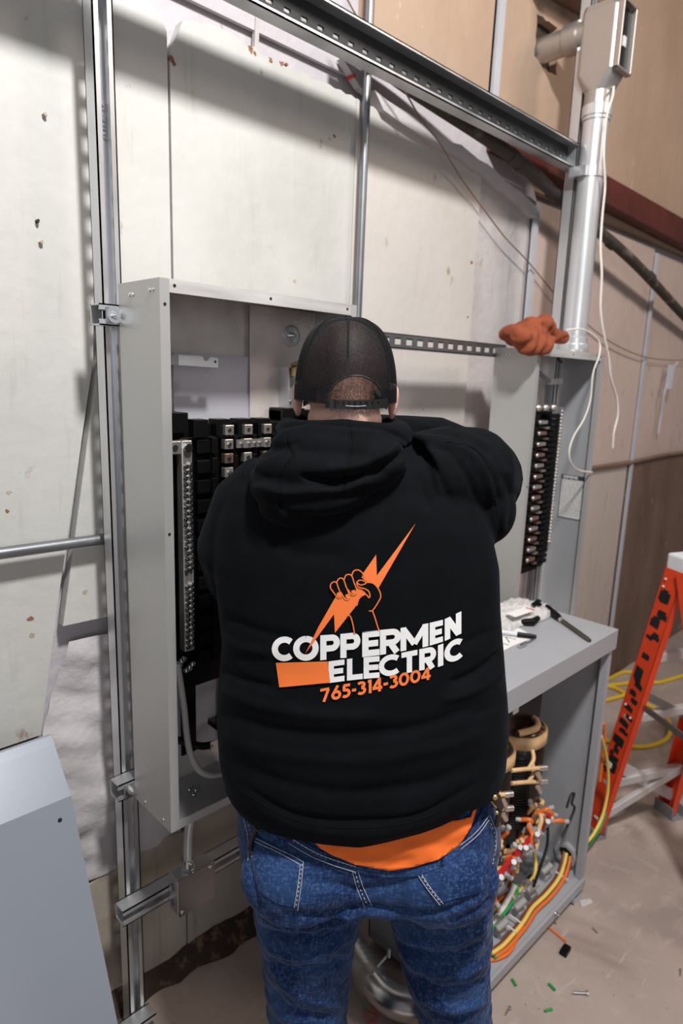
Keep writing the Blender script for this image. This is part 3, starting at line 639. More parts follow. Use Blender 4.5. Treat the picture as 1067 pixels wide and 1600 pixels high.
# glove
def remesh(o, vox, smooth=4):
    md = o.modifiers.new('r', 'REMESH'); md.mode = 'VOXEL'; md.voxel_size = vox; md.use_smooth_shade = True
    if smooth: s = o.modifiers.new('s', 'SMOOTH'); s.factor = .5; s.iterations = smooth
    dg = bpy.context.evaluated_depsgraph_get(); me = bpy.data.meshes.new_from_object(o.evaluated_get(dg)); o.modifiers.clear()
    old = o.data; o.data = me; bpy.data.meshes.remove(old)
    for p in me.polygons: p.use_smooth = True
    return o
def getco(o): a = np.empty(len(o.data.vertices)*3); o.data.vertices.foreach_get('co', a); return a.reshape(-1, 3)
def setco(o, a): o.data.vertices.foreach_set('co', a.ravel()); o.data.update()
def getno(o): a = np.empty(len(o.data.vertices)*3); o.data.vertices.foreach_get('normal', a); return a.reshape(-1, 3)
g = MB().ell((1.965, 1.17, 1.842), (.105, .065, .036), rot=Matrix.Rotation(-.1, 3, 'Y')).ell((1.90, 1.13, 1.822), (.062, .045, .032)).ell((2.06, 1.16, 1.858), (.085, .04, .026)).ell((1.93, 1.10, 1.80), (.045, .022, .03)).ell((2.02, 1.15, 1.872), (.07, .04, .028)).ell((2.145, 1.15, 1.838), (.045, .026, .022)).tube([(1.87, 1.12, 1.80), (1.95, 1.10, 1.795), (2.03, 1.12, 1.82)], [.025, .028, .025], 12)
g = remesh(g.build('work_glove', 'orange_glove'), .005, 3)
c = getco(g); nn = getno(g)
c += nn*(.006*np.sin(62*c[:, 0]+40*c[:, 2]+2*np.sin(30*c[:, 1]))+.0035*np.sin(150*c[:, 0]-90*c[:, 2]))[:, None]; setco(g, c); origin_base(g)
tag(g, 'crumpled rust orange glove lying on top of the far cabinet', 'glove')
# strings
def cord(pts, r, m, label, name='string', cat='string', k=7, n=8): return tag(MB().tube(spline(pts, k), r, n).build(name, m), label, cat)
cord([PY(x, y, Y) for x, y, Y in ((959, 128, 1.16), (957, 150, 1.13), (948, 180, 1.13), (944, 215, 1.13), (943, 245, 1.12), (945, 290, 1.12), (941, 335, 1.12), (938, 385, 1.11), (940, 430, 1.10), (938, 480, 1.10), (942, 515, 1.10), (951, 560, 1.10), (954, 590, 1.10), (963, 620, 1.10), (965, 648, 1.10), (959, 675, 1.10), (957, 700, 1.10))], .0042, 'string', 'long white ribbon string dangling from the cast fitting past the far cabinet')
cord([PY(x, y, Y) for x, y, Y in ((884, 516, 1.11), (905, 514, 1.10), (922, 520, 1.10), (936, 534, 1.10), (936, 555, 1.09), (926, 585, 1.09), (922, 625, 1.09), (912, 655, 1.09), (896, 682, 1.09), (889, 706, 1.09), (893, 725, 1.09), (905, 735, 1.10), (925, 738, 1.11))], .003, 'string', 'thin white string looping down in front of the far cabinet')
MB_ = MB().tube(spline([PY(877, 548, 1.2), PY(874, 556, 1.2), PY(873, 563, 1.2), PY(878, 566, 1.2)], 4), .004, 6).build('wire_hook', 'black', RC)
# ================================================================ TRANSFORMER CABINET
TX0, TX1, TY0, TY1 = 1.270, 1.962, .758, 1.112
T_ = thing('transformer', 'grey table-high transformer enclosure with its front cover off, tools and papers on top', 'transformer', ((TX0+TX1)/2, (TY0+TY1)/2, 0))
MB().box(TX0-.01, TX1+.008, TY0, TY1, .880, .945).build('lid', 'grey_paint', T_, bevel=.002)
for x in (TX0, TX1-.003): MB().box(x, x+.003, TY0+.012, TY1, .03, .88).build('side_panel', 'grey_paint', T_)
b = MB().box(TX1-.024, TX1, TY0+.008, TY0+.012, .0, .88).box(TX1-.024, TX1-.021, TY0+.012, TY0+.03, .05, .88); b.build('front_post', 'grey_paint', T_)
MB().box(TX0, TX0+.024, TY0+.008, TY0+.012, .0, .88).build('front_post', 'grey_paint', T_)
MB().box(TX1-.003-.0015, TX1-.003, 1.0, 1.03, .06, .88).build('panel_seam', 'grey_sheet', T_)
MB().box(TX0, TX1, TY1-.004, TY1, .03, .88).build('back_panel', 'grey_paint', T_)
pan = MB().box(TX0, TX1, TY0+.012, TY1, .052, .056).box(TX0, TX1-.006, TY0, TY0+.010, .028, .060).build('floor_pan', 'grey_paint', T_, bevel=.001)
b = MB()
for r in range(2):
    for i in range(9):
        x = 1.36+i*.055; y = .885+r*.05
        b.box(x, x+.04, y, y+.013, .0555, .0568)
b.build('vent_slot', 'black', pan)
for x in (TX1-.03, TX0+.03):
    o = MB().box(x-.05, x+.01, TY0+.0, TY0+.06, 0, .006).box(x-.05, x-.045, TY0+.0, TY0+.06, 0, .03).build('foot', 'grey_paint', T_, bevel=.001)
    bolt(MB(), (x-.025, TY0+.02, .006), (0, 0, 1), .008, .013).build('foot_bolt', 'chrome', o)
bolt(MB(), (TX1-.21, TY0-.0, .05), (0, -1, .2), .006, .01).build('pan_screw', 'chrome', T_)
MB().beam((TX1-.006, .775, .80), (TX1-.006, .80, .80), .001, .05).build('panel_mark', 'grey_sheet', T_)
# core and coils
core = MB().box(1.30, 1.80, .90, 1.02, .65, .73).box(1.30, 1.80, .90, 1.02, .16, .24)
for x in (1.36, 1.54, 1.725): core.box(x-.04, x+.04, .91, 1.01, .24, .62)
core.build('iron_core', 'coil_black', T_, bevel=.003)
for x in (1.36, 1.54, 1.725):
    c_ = MB().loft([(x, .955, z, rx, .115*rx/.094, .115*rx/.094) for z, rx in ((.27, .083), (.275, .087), (.605, .087), (.61, .083))], 36, 2.3).build('coil', 'coil_black', T_)
    MB().loft([(x, .955, z, rx, .115*rx/.094, .115*rx/.094) for z, rx in ((.598, .0875), (.600, .0905), (.636, .0905), (.638, .087))], 36, 2.3).build('tape_band', 'tan_tape', c_)
    MB().loft([(x, .955, z, rx, .115*rx/.094, .115*rx/.094) for z, rx in ((.635, .085), (.642, .083), (.648, .072))], 36, 2.3).build('varnish_top', 'varnish', c_)
    b = MB()
    for i in range(26):
        b.tube([(x-.05-.035, .885, .34+.009*i), (x-.05-.02, .868, .34+.009*i), (x-.05+.005, .850, .34+.009*i)], .0028, 6)
    b.build('spacer_comb', 'black_plastic', c_)
    b = MB().tube(spline([(x-.07, .89, .652), (x-.02, .86, .665), (x+.03, .90, .662), (x-.01, .95, .66)], 5), .010, 8); b.build('top_lead', 'tan_tape', c_)
def lead(pts, m='tan_tape', r=.0075, name='lead'): 
    return MB().tube(spline(pts, 5), r, 8).build(name, m, T_)
for x in (1.725, 1.54, 1.36):
    for z in ((.435, .375) if x > 1.4 else ()):
        e0, e1 = PY(799, 1204 if z > .4 else 1224, .842)+Vector((x-1.725, 0, 0)), PY(846, 1200 if z > .4 else 1221, .80)+Vector((x-1.725, 0, 0)); dv = e1-e0
        lead([e0, e0.lerp(e1, .5)+Vector((0, 0, .001)), e1], r=.0062)
        MB().cyl(e1-dv*.10, e1+dv*.16, .0085, 8).build('lug', 'tin', T_)
        lead([e0.lerp(e1, .55), e0.lerp(e1, .75)+Vector((.01, .01, .02)), e0.lerp(e1, .85)+Vector((.02, .03, .035))], r=.006)
        MB().cyl(e0.lerp(e1, .8)+Vector((0, -.008, -.012)), e0.lerp(e1, .8)+Vector((.015, -.01, -.034)), .008, 6).build('lug', 'tin', T_)
    for k in range(26):
        a = Vector((x+random.uniform(-.08, .09), random.uniform(.825, .865), random.uniform(.26, .40)))
        q = a+Vector((random.uniform(-.05, .05), random.uniform(-.03, .03), random.uniform(-.04, .05)))
        lead([a, (a+q)/2+Vector((0, -.01, .01)), q], 'tan_tape' if k % 4 else 'w_orange', .007)
        if k % 2 == 0: MB().cyl(q, q+(q-a).normalized()*.016, .008, 6).build('lug', 'zinc_light', T_)
MB().tube(spline([(1.84, .80, .36), (1.86, .80, .395), (1.885, .80, .39), (1.875, .80, .36), (1.90, .80, .33), (1.87, .80, .29), (1.83, .80, .26)], 6), .004, 8).build('black_lead', 'black', T_)
for s in (-.08,): MB().tube(spline([(1.80+s, .80, .36), (1.79+s, .79, .30), (1.76+s, .79, .24), (1.75+s, .8, .17)], 5), .0045, 6).build('black_lead', 'black', T_)
RA_, RB_ = PY(762, 1393, .795), PY(858, 1279, .825)
rb = MB().beam(RA_, RB_, .014, .036).build('terminal_board', 'red_bar', T_, bevel=.002)
for i in range(11):
    k = i/10; p = RA_.lerp(RB_, .03+k*.94)
    o = bolt(MB(), p+Vector((0, -.009, .004)), (0, -1, .15), .0055, .008).build('terminal_bolt', 'zinc_light', rb)
    if i % 2: MB().cyl(p+Vector((-.01, -.015, .015)), p+Vector((-.03, -.03, .05)), .008, 6).build('terminal_lug', 'zinc_light', rb)
for (x, y) in ((1.86, .87), (1.75, .86), (1.66, .85), (1.55, .845)):
    o = MB().box(x-.02, x+.02, y-.03, y+.03, .056, .075).build('bracket', 'grey_paint', T_, bevel=.002)
    MB().cyl((x, y, .075), (x, y, .105), .010, 8).ell((x+.014, y-.014, .10), (.008, .008, .012), 8, 6).build('standoff', 'tin', o)
    MB().cyl((x-.03, y-.02, .10), (x-.005, y-.035, .125), .011, 6).build('lug', 'zinc_light', o)
p_ = PY(806, 1104, .84); MB().box(p_.x-.013, p_.x+.013, .838, .842, p_.z-.020, p_.z+.020).build('rating_tag', 'paper', T_)
gr = MB().lathe((TX1-.003, .833, .112), (-1, 0, 0), [(0, .043), (.010, .043), (.013, .038), (.013, .027), (0, .027)], 8).build('conduit_bushing', 'zinc_light', T_)
MB().lathe((TX1-.0035, .833, .112), (-1, 0, 0), [(0, .027), (.001, .001)], 16).build('bushing_bore', 'black', gr)
def wire(pxs, z, m, r, label=None, off=(0, 0)):
    pts = [PZ(x+off[0], y+off[1], zz) for (x, y), zz in zip(pxs, z)]
    return MB().tube(spline(pts, 7), r, 10).build('wire', m, T_, label=label) if label else MB().tube(spline(pts, 7), r, 10).build('wire', m, T_)
main = [(885, 1333), (881, 1352), (872, 1374), (853, 1398), (832, 1418), (818, 1440), (800, 1462), (785, 1478), (768, 1490)]
mz = [.115, .09, .072, .070, .070, .070, .070, .070, .070]
wire(main, mz, 'w_yellow', .0062, 'yellow wire'); wire(main, mz, 'w_orange', .0055, 'orange wire', (6, 5)); wire(main, [z-.004 for z in mz], 'w_brown', .005, 'brown wire', (-4, -3))
wire(main, [z-.004 for z in mz], 'w_brown', .0045, 'brown wire', (9, 2)); wire(main[4:], mz[4:], 'w_green', .0045, 'green wire', (4, 7))
wire([(834, 1330), (837, 1350), (832, 1372), (815, 1388), (796, 1405), (768, 1424), (750, 1435)], [.13, .10, .08, .072, .070, .07, .07], 'w_yellow', .006, 'yellow wire')
wire([(804, 1382), (796, 1400), (782, 1425), (768, 1446), (758, 1460)], [.13, .10, .085, .08, .08], 'w_white', .0095, 'white wire')
wire([(800, 1378), (808, 1386), (806, 1400), (795, 1418), (780, 1436), (766, 1458)], [.12, .12, .10, .09, .085, .08], 'w_green', .005, 'green wire')
wire([(801, 1358), (800, 1372), (794, 1388)], [.14, .12, .10], 'w_orange', .006, 'orange wire')
wire([(768, 1416), (785, 1402), (800, 1392)], [.09, .09, .09], 'w_orange', .006, 'orange wire')
wire([(818, 1440), (808, 1465), (795, 1488), (778, 1498), (764, 1500)], [.068, .064, .062, .062, .062], 'w_orange', .0055, 'orange wire')
for (x, y) in ((877, 1366), (805, 1434), (797, 1448)):
    p = PZ(x, y, .074); q = PZ(x-2, y+12, .07); MB().beam(PZ(x-9, y-4, .078), PZ(x+10, y+9, .076), .004, .004).build('cable_tie', 'w_white', T_)
cord([PY(x, y, .82) for x, y in ((939, 1150), (946, 1175), (950, 1205), (949, 1240), (941, 1275), (928, 1302), (916, 1317))], .0058, 'w_yellow', 'yellow wire bowing out along the right side of the transformer', 'wire', 'wire')
cord([PY(x, y, .83) for x, y in ((946, 1270), (938, 1292), (926, 1312), (915, 1326))], .0058, 'w_green', 'green wire end hanging beside the foot of the orange ladder', 'wire', 'wire')
cord([PY(x, y, .84) for x, y in ((943, 1130), (944, 1150), (941, 1185), (937, 1220))], .006, 'w_orange', 'orange wire hanging at the right corner of the transformer', 'wire', 'wire')
# flexible conduit with elbow on the floor
t = thing('flexible_conduit', 'ribbed flexible metal conduit with a smooth elbow on the floor between the legs', 'conduit', (1.15, .95, 0))
A_, B_ = Vector((1.20, 1.22, .075)), Vector((1.150, .995, .062))
n = 26; pts = [A_.lerp(B_, i/n) for i in range(n+1)]
MB().tube(pts, [.041+(.005 if i % 2 else -.001) for i in range(n+1)], 20).build('ribbed_hose', 'galv', t)
el = spline([B_, (1.143, .95, .060), (1.150, .905, .056), (1.175, .865, .056), (1.21, .842, .056), (1.258, .835, .056)], 6)
MB().tube(el, .043, 22).build('elbow', 'chrome', t)
b = MB(); d_ = (B_-A_).normalized(); b.cyl(B_-d_*.006, B_+d_*.022, .049, 20); b.build('coupling', 'cast_alu', t)
MB().cyl(B_+Vector((.0, -.02, .04)), B_+Vector((.035, -.035, .075)), .004, 8).cyl(B_+Vector((.028, -.04, .07)), B_+Vector((.042, -.03, .08)), .006, 8).build('set_screw', 'chrome', t)
for i, (a, q) in enumerate((((568, 1578), (592, 1590)), ((580, 1574), (594, 1585)), ((590, 1566), (612, 1582)), ((572, 1600), (590, 1594)), ((566, 1590), (576, 1587)))):
    tag(origin_base(MB().tube([PZ(*a, .004), PZ((a[0]+q[0])/2, (a[1]+q[1])/2-1, .006), PZ(*q, .004)], .0016, 6).build('wire_scrap', 'red_ink')), 'thin red wire scrap on the floor between the legs', 'scrap', group='red wire scraps between the legs')
# ================================================================ THINGS ON THE LID
LZ = .9455
def onlid(pxs, z=LZ): return [PZ(x, y, z) for x, y in pxs]
pp = onlid([(748, 960), (776, 966), (806, 979), (836, 996), (800, 1010), (783, 1019), (740, 1040)])
t = thing('paper_sheet', 'white printed paper lying on the transformer lid under a marker', 'paper', pp[3])
MB().prism([(p.x, p.y) for p in pp], 'z', LZ+.0002, LZ+.0012).build('sheet', 'paper', t)
b = MB()
for (x0, y0, x1, y1) in ((775, 980, 800, 990), (774, 991, 806, 999), (778, 1003, 795, 1008), (790, 995, 796, 1004)):
    b.beam(PZ(x0, y0, LZ+.0014), PZ(x1, y1, LZ+.0014), .003, .0004)
b.build('printed_line', 'ink', t)
t = thing('marker_pen', 'white and black marker pen lying on the printed paper', 'pen', PZ(820, 992, LZ+.001))
a, c_, e_ = PZ(762, 984, LZ+.010), PZ(808, 991, LZ+.010), PZ(838, 995, LZ+.009)
MB().tube([a, c_], .0065, 14).build('barrel', 'white_plastic', t); MB().tube([c_, c_.lerp(e_, .7), e_], [.0072, .007, .005], 14).build('cap', 'black_plastic', t)
t = thing('cable_clip', 'small shiny metal clip beside the printed paper', 'clip', PZ(817, 1008, LZ))
MB().cyl(PZ(811, 1010, LZ+.006), PZ(822, 1005, LZ+.008), .006, 10).build('clip_body', 'chrome', t); MB().tube([PZ(822, 1005, LZ+.008), PZ(834, 999, LZ+.006)], .0015, 6).build('clip_wire', 'steel_dark', t)
# plastic bag of small parts
vs = []; fs = []; nx, ny = 44, 30; bx0, bx1, by0, by1 = 1.66, 1.955, .955, 1.105
for i in range(ny+1):
    for j in range(nx+1):
        u, v = j/nx, i/ny; e = (math.sin(math.pi*u)*math.sin(math.pi*v))**.35
        h = .030*e+.005*math.sin(19*u+7*v)*e+.003*math.sin(47*u-23*v)*e+.003*math.sin(61*v+13*u)*e
        vs.append((bx0+(bx1-bx0)*u+.008*math.sin(9*v), by0+(by1-by0)*v+.010*math.sin(7*u)*(1-v)*1.0, LZ+.006+max(0, h)))
for i in range(ny):
    for j in range(nx): a = i*(nx+1)+j; fs.append((a, a+1, a+nx+2, a+nx+1))
base = len(vs); vs += [(v[0], v[1], LZ+.001) for v in vs[:]]; m_ = nx+1
fs += [(base+f[3], base+f[2], base+f[1], base+f[0]) for f in fs[:]]
for j in range(nx): fs += [(j, base+j, base+j+1, j+1), (ny*m_+j+1, base+ny*m_+j+1, base+ny*m_+j, ny*m_+j)]
for i in range(ny): fs += [((i+1)*m_, base+(i+1)*m_, base+i*m_, i*m_), (i*m_+nx, base+i*m_+nx, base+(i+1)*m_+nx, (i+1)*m_+nx)]
t = thing('plastic_bag', 'crumpled clear plastic parts bag with a paper label on the transformer lid', 'bag', (1.81, 1.03, LZ))
MB().add(vs, fs, True).build('bag', 'poly', t)
b = MB().beam((1.71, .985, LZ+.040), (1.80, .975, LZ+.042), .036, .001); b.build('paper_label', 'paper', t)
MB().beam((1.802, .985, LZ+.043), (1.808, .960, LZ+.041), .008, .001).build('red_mark', 'red_ink', t)
MB().beam((1.845, .985, LZ+.044), (1.90, .995, LZ+.044), .013, .006).beam((1.86, .97, LZ+.044), (1.872, .985, LZ+.045), .012, .008).build('black_fitting', 'black_plastic', t)
o = tag(origin_base(MB().tube([PZ(775, 973, LZ+.008), PZ(800, 972, LZ+.010), PZ(832, 972, LZ+.012), PZ(840, 966, LZ+.012)], [.006, .010, .012, .009], 12).build('black_tool', 'black_plastic')), 'black tool handle half hidden under the plastic bag', 'tool')
t = thing('nut_driver', 'screwdriver with dark handle and bronze shaft lying towards the lid corner', 'screwdriver', (1.86, .87, LZ))
p0, p1, p2 = PZ(922, 1001, LZ+.006), PZ(876, 968, LZ+.008), PZ(852, 948, LZ+.013)
MB().tube([p0, p0.lerp(p1, .1), p1], [.0045, .0065, .0065], 12).build('shaft', 'steel_dark', t); MB().tube([p1+(p1-p0).normalized()*-.012, p1], .009, 12).build('collar', 'galv', t)
MB().tube([p1, p1.lerp(p2, .2), p1.lerp(p2, .8), p2], [.008, .012, .013, .010], 14).build('handle', 'black_plastic', t)
# ================================================================ LADDER
Ld = thing('step_ladder', 'orange fibreglass stepladder with aluminium braces standing right of the transformer', 'ladder', (2.30, .60, 0))
A0, A1, B0, B1 = Vector((2.275, .885, .02)), Vector((2.255, .712, 1.10)), Vector((2.63, .725, .02)), Vector((2.50, .60, 1.10))
nrm = Vector((-.4, -.92, 0)).normalized(); tdir = Vector((.917, -.4, 0)).normalized()
def rail(a, b_, side):
    d = (b_-a).normalized(); n2 = (nrm-d*nrm.dot(d)).normalized(); s2 = d.cross(n2)
    if s2.dot(tdir) < 0: s2 = -s2
    m = MB(); w_, fl_, th = .072, .030, .004
    def slab_(o0, o1, p0, p1):
        vs = [q+s2*i+n2*j for q in (a, b_) for i in (o0, o1) for j in (p0, p1)]
        m.add(vs, [(0, 1, 3, 2), (4, 6, 7, 5), (0, 4, 5, 1), (2, 3, 7, 6), (0, 2, 6, 4), (1, 5, 7, 3)])
    s_ = side
    slab_(0, s_*th, -w_/2, w_/2); slab_(0, s_*fl_, -w_/2, -w_/2+th); slab_(0, s_*fl_, w_/2-th, w_/2)
    return m.build('rail', 'orange_fibre', Ld, bevel=.001), d, n2, s2
ra, d, n2, s2 = rail(A0, A1, 1); rb_, d2, _, _ = rail(B0, B1, -1)
LA = (A1-A0).length
marks = random.Random(3)
def mark(k, j0, j1, h, skew):
    c = A0+d*LA*k
    vs = [c-s2*.0008+n2*j0+d*0, c-s2*.0008+n2*j1+d*skew, c-s2*.0008+n2*j1+d*(h+skew), c-s2*.0008+n2*j0+d*h]
    return vs
for k, hh, j0, j1 in ((.885, .045, -.024, .020), (.835, .022, -.014, .028), (.80, .030, -.026, .012), (.765, .022, -.010, .026), (.745, .014, -.026, .004), (.685, .020, -.02, .012), (.60, .050, -.024, .010), (.585, .020, -.010, .026), (.545, .022, -.024, .006), (.525, .016, -.004, .026), (.488, .020, -.022, .014), (.462, .018, -.006, .026), (.432, .022, -.024, .020), (.405, .018, -.018, .024), (.355, .035, -.026, .024), (.325, .022, -.012, .014), (.305, .014, -.026, -.006), (.285, .02, -.024, .02), (.245, .048, -.022, .026), (.235, .03, -.028, .0)):
    b = MB()
    for q in range(3):
        dj = marks.uniform(-.004, .004); v = mark(k+marks.uniform(-.006, .006), j0+dj+q*.005, j1+dj-q*.006, hh*marks.uniform(.6, 1.05), marks.uniform(-.006, .006))
        b.add([p-s2*.0001*q for p in v], [(0, 1, 2, 3)])
    b.build('warning_print', 'black', ra, fixn=False)
for k in (.955, .93, .50, .47): MB().ell(A0+d*LA*k+n2*random.choice((-.02, .015))-s2*.001, (.005, .005, .005), 10, 6).build('rivet', 'alu', ra)
def between(k, w_, h_, m='alu', name='brace', off=0, k2=None):
    a = A0.lerp(A1, k)+nrm*off; e = B0.lerp(B1, k if k2 is None else k2)+nrm*off
    return MB().beam(a, e, w_, h_).build(name, m, Ld, bevel=.002)
for k in (.685, .455, .19): between(k, .03, .03)
between(.28, .025, .045, off=-.01, k2=.06); between(.04, .02, .03, off=.01, k2=.20)
for P0, P1 in ((A0, A1), (B0, B1)):
    f = MB().box(-.032, .032, -.05, .05, 0, .006).box(-.034, -.026, -.045, .045, 0, .05).box(.026, .034, -.045, .045, 0, .05)
    f.v = [tuple(Matrix.Rotation(-.41, 3, 'Z') @ Vector(v)+Vector((P0.x, P0.y, 0))) for v in f.v]; f.build('foot', 'shoe_grey', Ld, bevel=.002)
fA, fB = A0+nrm*.62+tdir*.0, B0+nrm*.60
fA.z = fB.z = 0.005
for a, e in ((fA, A1+nrm*.05), (fB, B1+nrm*.05)): MB().beam(a, e, .028, .07, up=nrm).build('rail', 'orange_fibre', Ld, bevel=.002)
for k in (.25, .5, .75): MB().beam(fA.lerp(A1+nrm*.05, k), fB.lerp(B1+nrm*.05, k), .08, .022).build('step', 'alu', Ld, bevel=.002)
cA, cB = (A1+B1)/2+nrm*.03, None
cp = MB().box(-.135, .165, -.10, .07, -.015, .045); cp.v = [tuple(Matrix.Rotation(math.atan2(tdir.y, tdir.x), 3, 'Z') @ Vector(v)+Vector((cA.x, cA.y, 1.10))) for v in cp.v]; cp.build('top_cap', 'white_plastic', Ld, bevel=.008)
MB().beam(A0.lerp(A1, .52)+tdir*.02, fA.lerp(A1, .50)+tdir*.02, .006, .022).build('spreader', 'galv_dark', Ld); MB().beam(A0.lerp(A1, .55)+tdir*.035, B0.lerp(B1, .40), .006, .028).build('spreader', 'galv_dark', Ld)
# ================================================================ FLOOR ITEMS
t_ = [PZ(x, y, .012) for x, y in ((930, 1077), (953, 1060), (975, 1050), (1000, 1053), (1020, 1066), (1045, 1062), (1085, 1050))]
cord(t_[::-1][:-1]+[PZ(x, y, .012) for x, y in ((933, 1070), (950, 1071), (1000, 1066), (985, 1082), (950, 1093), (925, 1098), (920, 1080), (940, 1072), (958, 1074), (980, 1085), (1010, 1100), (1035, 1115), (1047, 1135), (1040, 1155), (1010, 1166), (975, 1165), (945, 1157), (920, 1160))], .011, 'cord_yellow', 'yellow extension cord looped on the floor behind the orange ladder', 'extension_cord', 'cord')
def bit(a, q, r, m, label, cat='wire scrap', name='wire_scrap', group=None, z=None):
    z = r if z is None else z
    return tag(origin_base(MB().tube([PZ(*a, z), PZ((a[0]+q[0])/2, (a[1]+q[1])/2-.6, z), PZ(*q, z)], r, 10).build(name, m)), label, cat, group)
bit((800, 1530), (806, 1540), .004, 'w_green', 'short green wire scrap on the floor nearest the transformer')
bit((857, 1537), (867, 1547), .004, 'w_green', 'green wire scrap on the floor left of the loose anchor screw')
bit((851, 1580), (863, 1577), .0035, 'w_green', 'pale green wire scrap near the bottom edge of the floor')
bit((850, 1444), (884, 1471), .0035, 'w_orange', 'orange wire scrap sticking out from under the transformer')
tag(origin_base(MB().beam(PZ(879, 1491, .008), PZ(887, 1479, .008), .022, .015).build('plastic_plug', 'black_plastic', bevel=.002)), 'small black plastic plug on the floor by the orange wire scrap', 'plug')
def screw_on_floor(x, y, label, ang=.6, s=1):
    p = PZ(x, y, .006*s); t = thing('loose_screw', label, 'screw', (p.x, p.y, 0)); d = Vector((math.cos(ang), math.sin(ang), 0))
    MB().tube([p-d*.016*s, p+d*.014*s], .003*s, 8).build('shank', 'chrome', t); MB().cyl(p+d*.014*s, p+d*.019*s, .006*s, 12).build('head', 'chrome', t); return t
screw_on_floor(906, 1551, 'largest loose silver screw on the floor, right of the green scraps', -.8, 1.2); screw_on_floor(930, 1454, 'tiny bright screw on open floor right of the black plug', 1.2, .6)
screw_on_floor(1063, 1520, 'small grey screw on the floor at the right edge', .3, .7); screw_on_floor(793, 1580, 'dull grey nut lying on the floor near the trouser leg', .1, .8)
tag(origin_base(MB().prism([(p.x, p.y) for p in (PZ(905, 1408, 0), PZ(922, 1405, 0), PZ(926, 1411, 0), PZ(909, 1418, 0))], 'z', .0005, .003).build('plastic_scrap', 'poly')), 'clear plastic scrap on the floor beside the transformer foot', 'scrap')
# ================================================================ JUNCTION BOX AND FEED CONDUIT
t = thing('junction_box', 'square galvanised junction box mounted on the low strut channel', 'junction box', (.752, 1.24, .355))
MB().box(.702, .803, 1.237, 1.279, .368, .470).build('box_body', 'galv', t, bevel=.003)
MB().box(.700, .805, 1.2335, 1.237, .366, .472).build('cover', 'chrome', t, bevel=.001)
for x, z in ((.712, .378), (.793, .460)): MB().ell((x, 1.233, z), (.005, .003, .005), 12, 6).build('cover_screw', 'chrome', t)
for z in (.395, .44): MB().ell((.701, 1.258, z), (.002, .009, .009), 16, 6).build('knockout', 'galv_dark', t)
t = thing('feed_conduit', 'short grey conduit rising from the junction box to the near cabinet', 'conduit', (.745, 1.255, .47))
MB().tube(spline([(.742, 1.256, .475), (.743, 1.254, .56), (.748, 1.245, .64), (.748, 1.24, .712)], 5), .0105, 14).build('pipe', 'conduit', t)
b = MB().lathe((.742, 1.256, .470), (0, 0, 1), [(0, .018), (.008, .018), (.01, .0145), (.03, .0145), (.03, .011)], 16); b.cyl((.742, 1.242, .49), (.742, 1.236, .49), .004, 8); b.build('connector', 'chrome', t)
# ================================================================ LEANING COVER SHEET
SX = .452; q0, q1, q2, q3 = PX(80, 1149, SX), PX(85, 1163, SX), PX(111, 1243, SX), PX(184, 1600, SX)
d = (q3-q2); q4 = q3+d*(q3.z-.004)/(-d.z)
prof = [(p.y, p.z) for p in (q0, q1, q2, q4)]
th = .004; poly = prof+[(y+th, z+.002) for y, z in prof[::-1]]
t = thing('cabinet_cover', 'large plain grey sheet metal cover leaning at the lower left', 'cover', (.1, q4.y, 0))
MB().prism(poly, 'x', -.45, SX).build('sheet', 'grey_sheet', t)
for x, z in ((SX-.014, .30), (SX-.03, .80)):
    k = (z-q2.z)/(q4.z-q2.z); p = q2.lerp(q4, k) if 0 <= k <= 1 else q2
    MB().cyl((x, p.y-.003, p.z), (x, p.y-.001, p.z), .004, 10).build('screw_hole', 'black', t)
# ================================================================ PERSON
# built in a frame whose y axis points where the man faces and x to his right, then turned into the room
ROT = Matrix.Rotation(-R_(YAW), 4, 'Z')
RN = np.array(ROT.to_3x3())
PB = Vector((.06, 1.17, 0))
man = thing('person', 'person in black hoodie, black mesh cap and blue jeans working at the near cabinet', 'person')
man.location = ROT @ PB; man.rotation_euler = (0, 0, -R_(YAW)); bpy.context.view_layer.update()
def toroom(o):
    """mesh written in the man's frame -> vertices relative to his base"""
    o.data.transform(Matrix.Translation(-PB))
    return o
def attach(o, parent):
    o.parent = parent; return o
lr, lu, lf = (ROT.to_3x3().inverted() @ v for v in (CR, CU, CF))
nr, nu, nf = (np.array(v) for v in (lr, lu, lf))
def projL(c):
    q = c-np.array([0, 0, CAMH]); z = q@nf
    return np.stack([533.5+FPX*(q@nr)/z, 800-FPX*(q@nu)/z], 1)
def rayL(x, y): return (lf*FPX+lr*(x-533.5)-lu*(y-800)).normalized()
CL = Vector((0, 0, CAMH))
def LP(x, y, yl):
    d = rayL(x, y); return CL+d*(yl/d.y)
def crease(o, folds, cull=.05):
    """sculpt cloth folds: (polyline, amplitude m, half width px); positive is a ridge"""
    c = getco(o); nn = getno(o); P = projL(c); view = np.array([0, 0, CAMH])-c; view /= np.linalg.norm(view, axis=1)[:, None]
    face = np.clip(((nn*view).sum(1)-cull)/.35, 0, 1); tot = np.zeros(len(c))
    for pl, amp, sg in folds:
        pl = np.array([tuple(p)[:2] for p in spline([(x, y, 0) for x, y in pl], 6)]); best = np.full(len(c), 1e9); tt = np.zeros(len(c)); m = len(pl)-1
        for i in range(m):
            a, b = pl[i], pl[i+1]; ab = b-a; L2 = (ab@ab)+1e-9; t = np.clip(((P-a)@ab)/L2, 0, 1); dd = np.linalg.norm(P-a-t[:, None]*ab, axis=1)
            k = dd < best; best[k] = dd[k]; tt[k] = ((i+t)/m)[k]
        end = np.clip(np.minimum(tt, 1-tt)/.18, 0, 1)**.7
        tot += amp*np.exp(-(best/sg)**2)*(.15+.85*end)
    c += nn*(tot*face)[:, None]; setco(o, c)
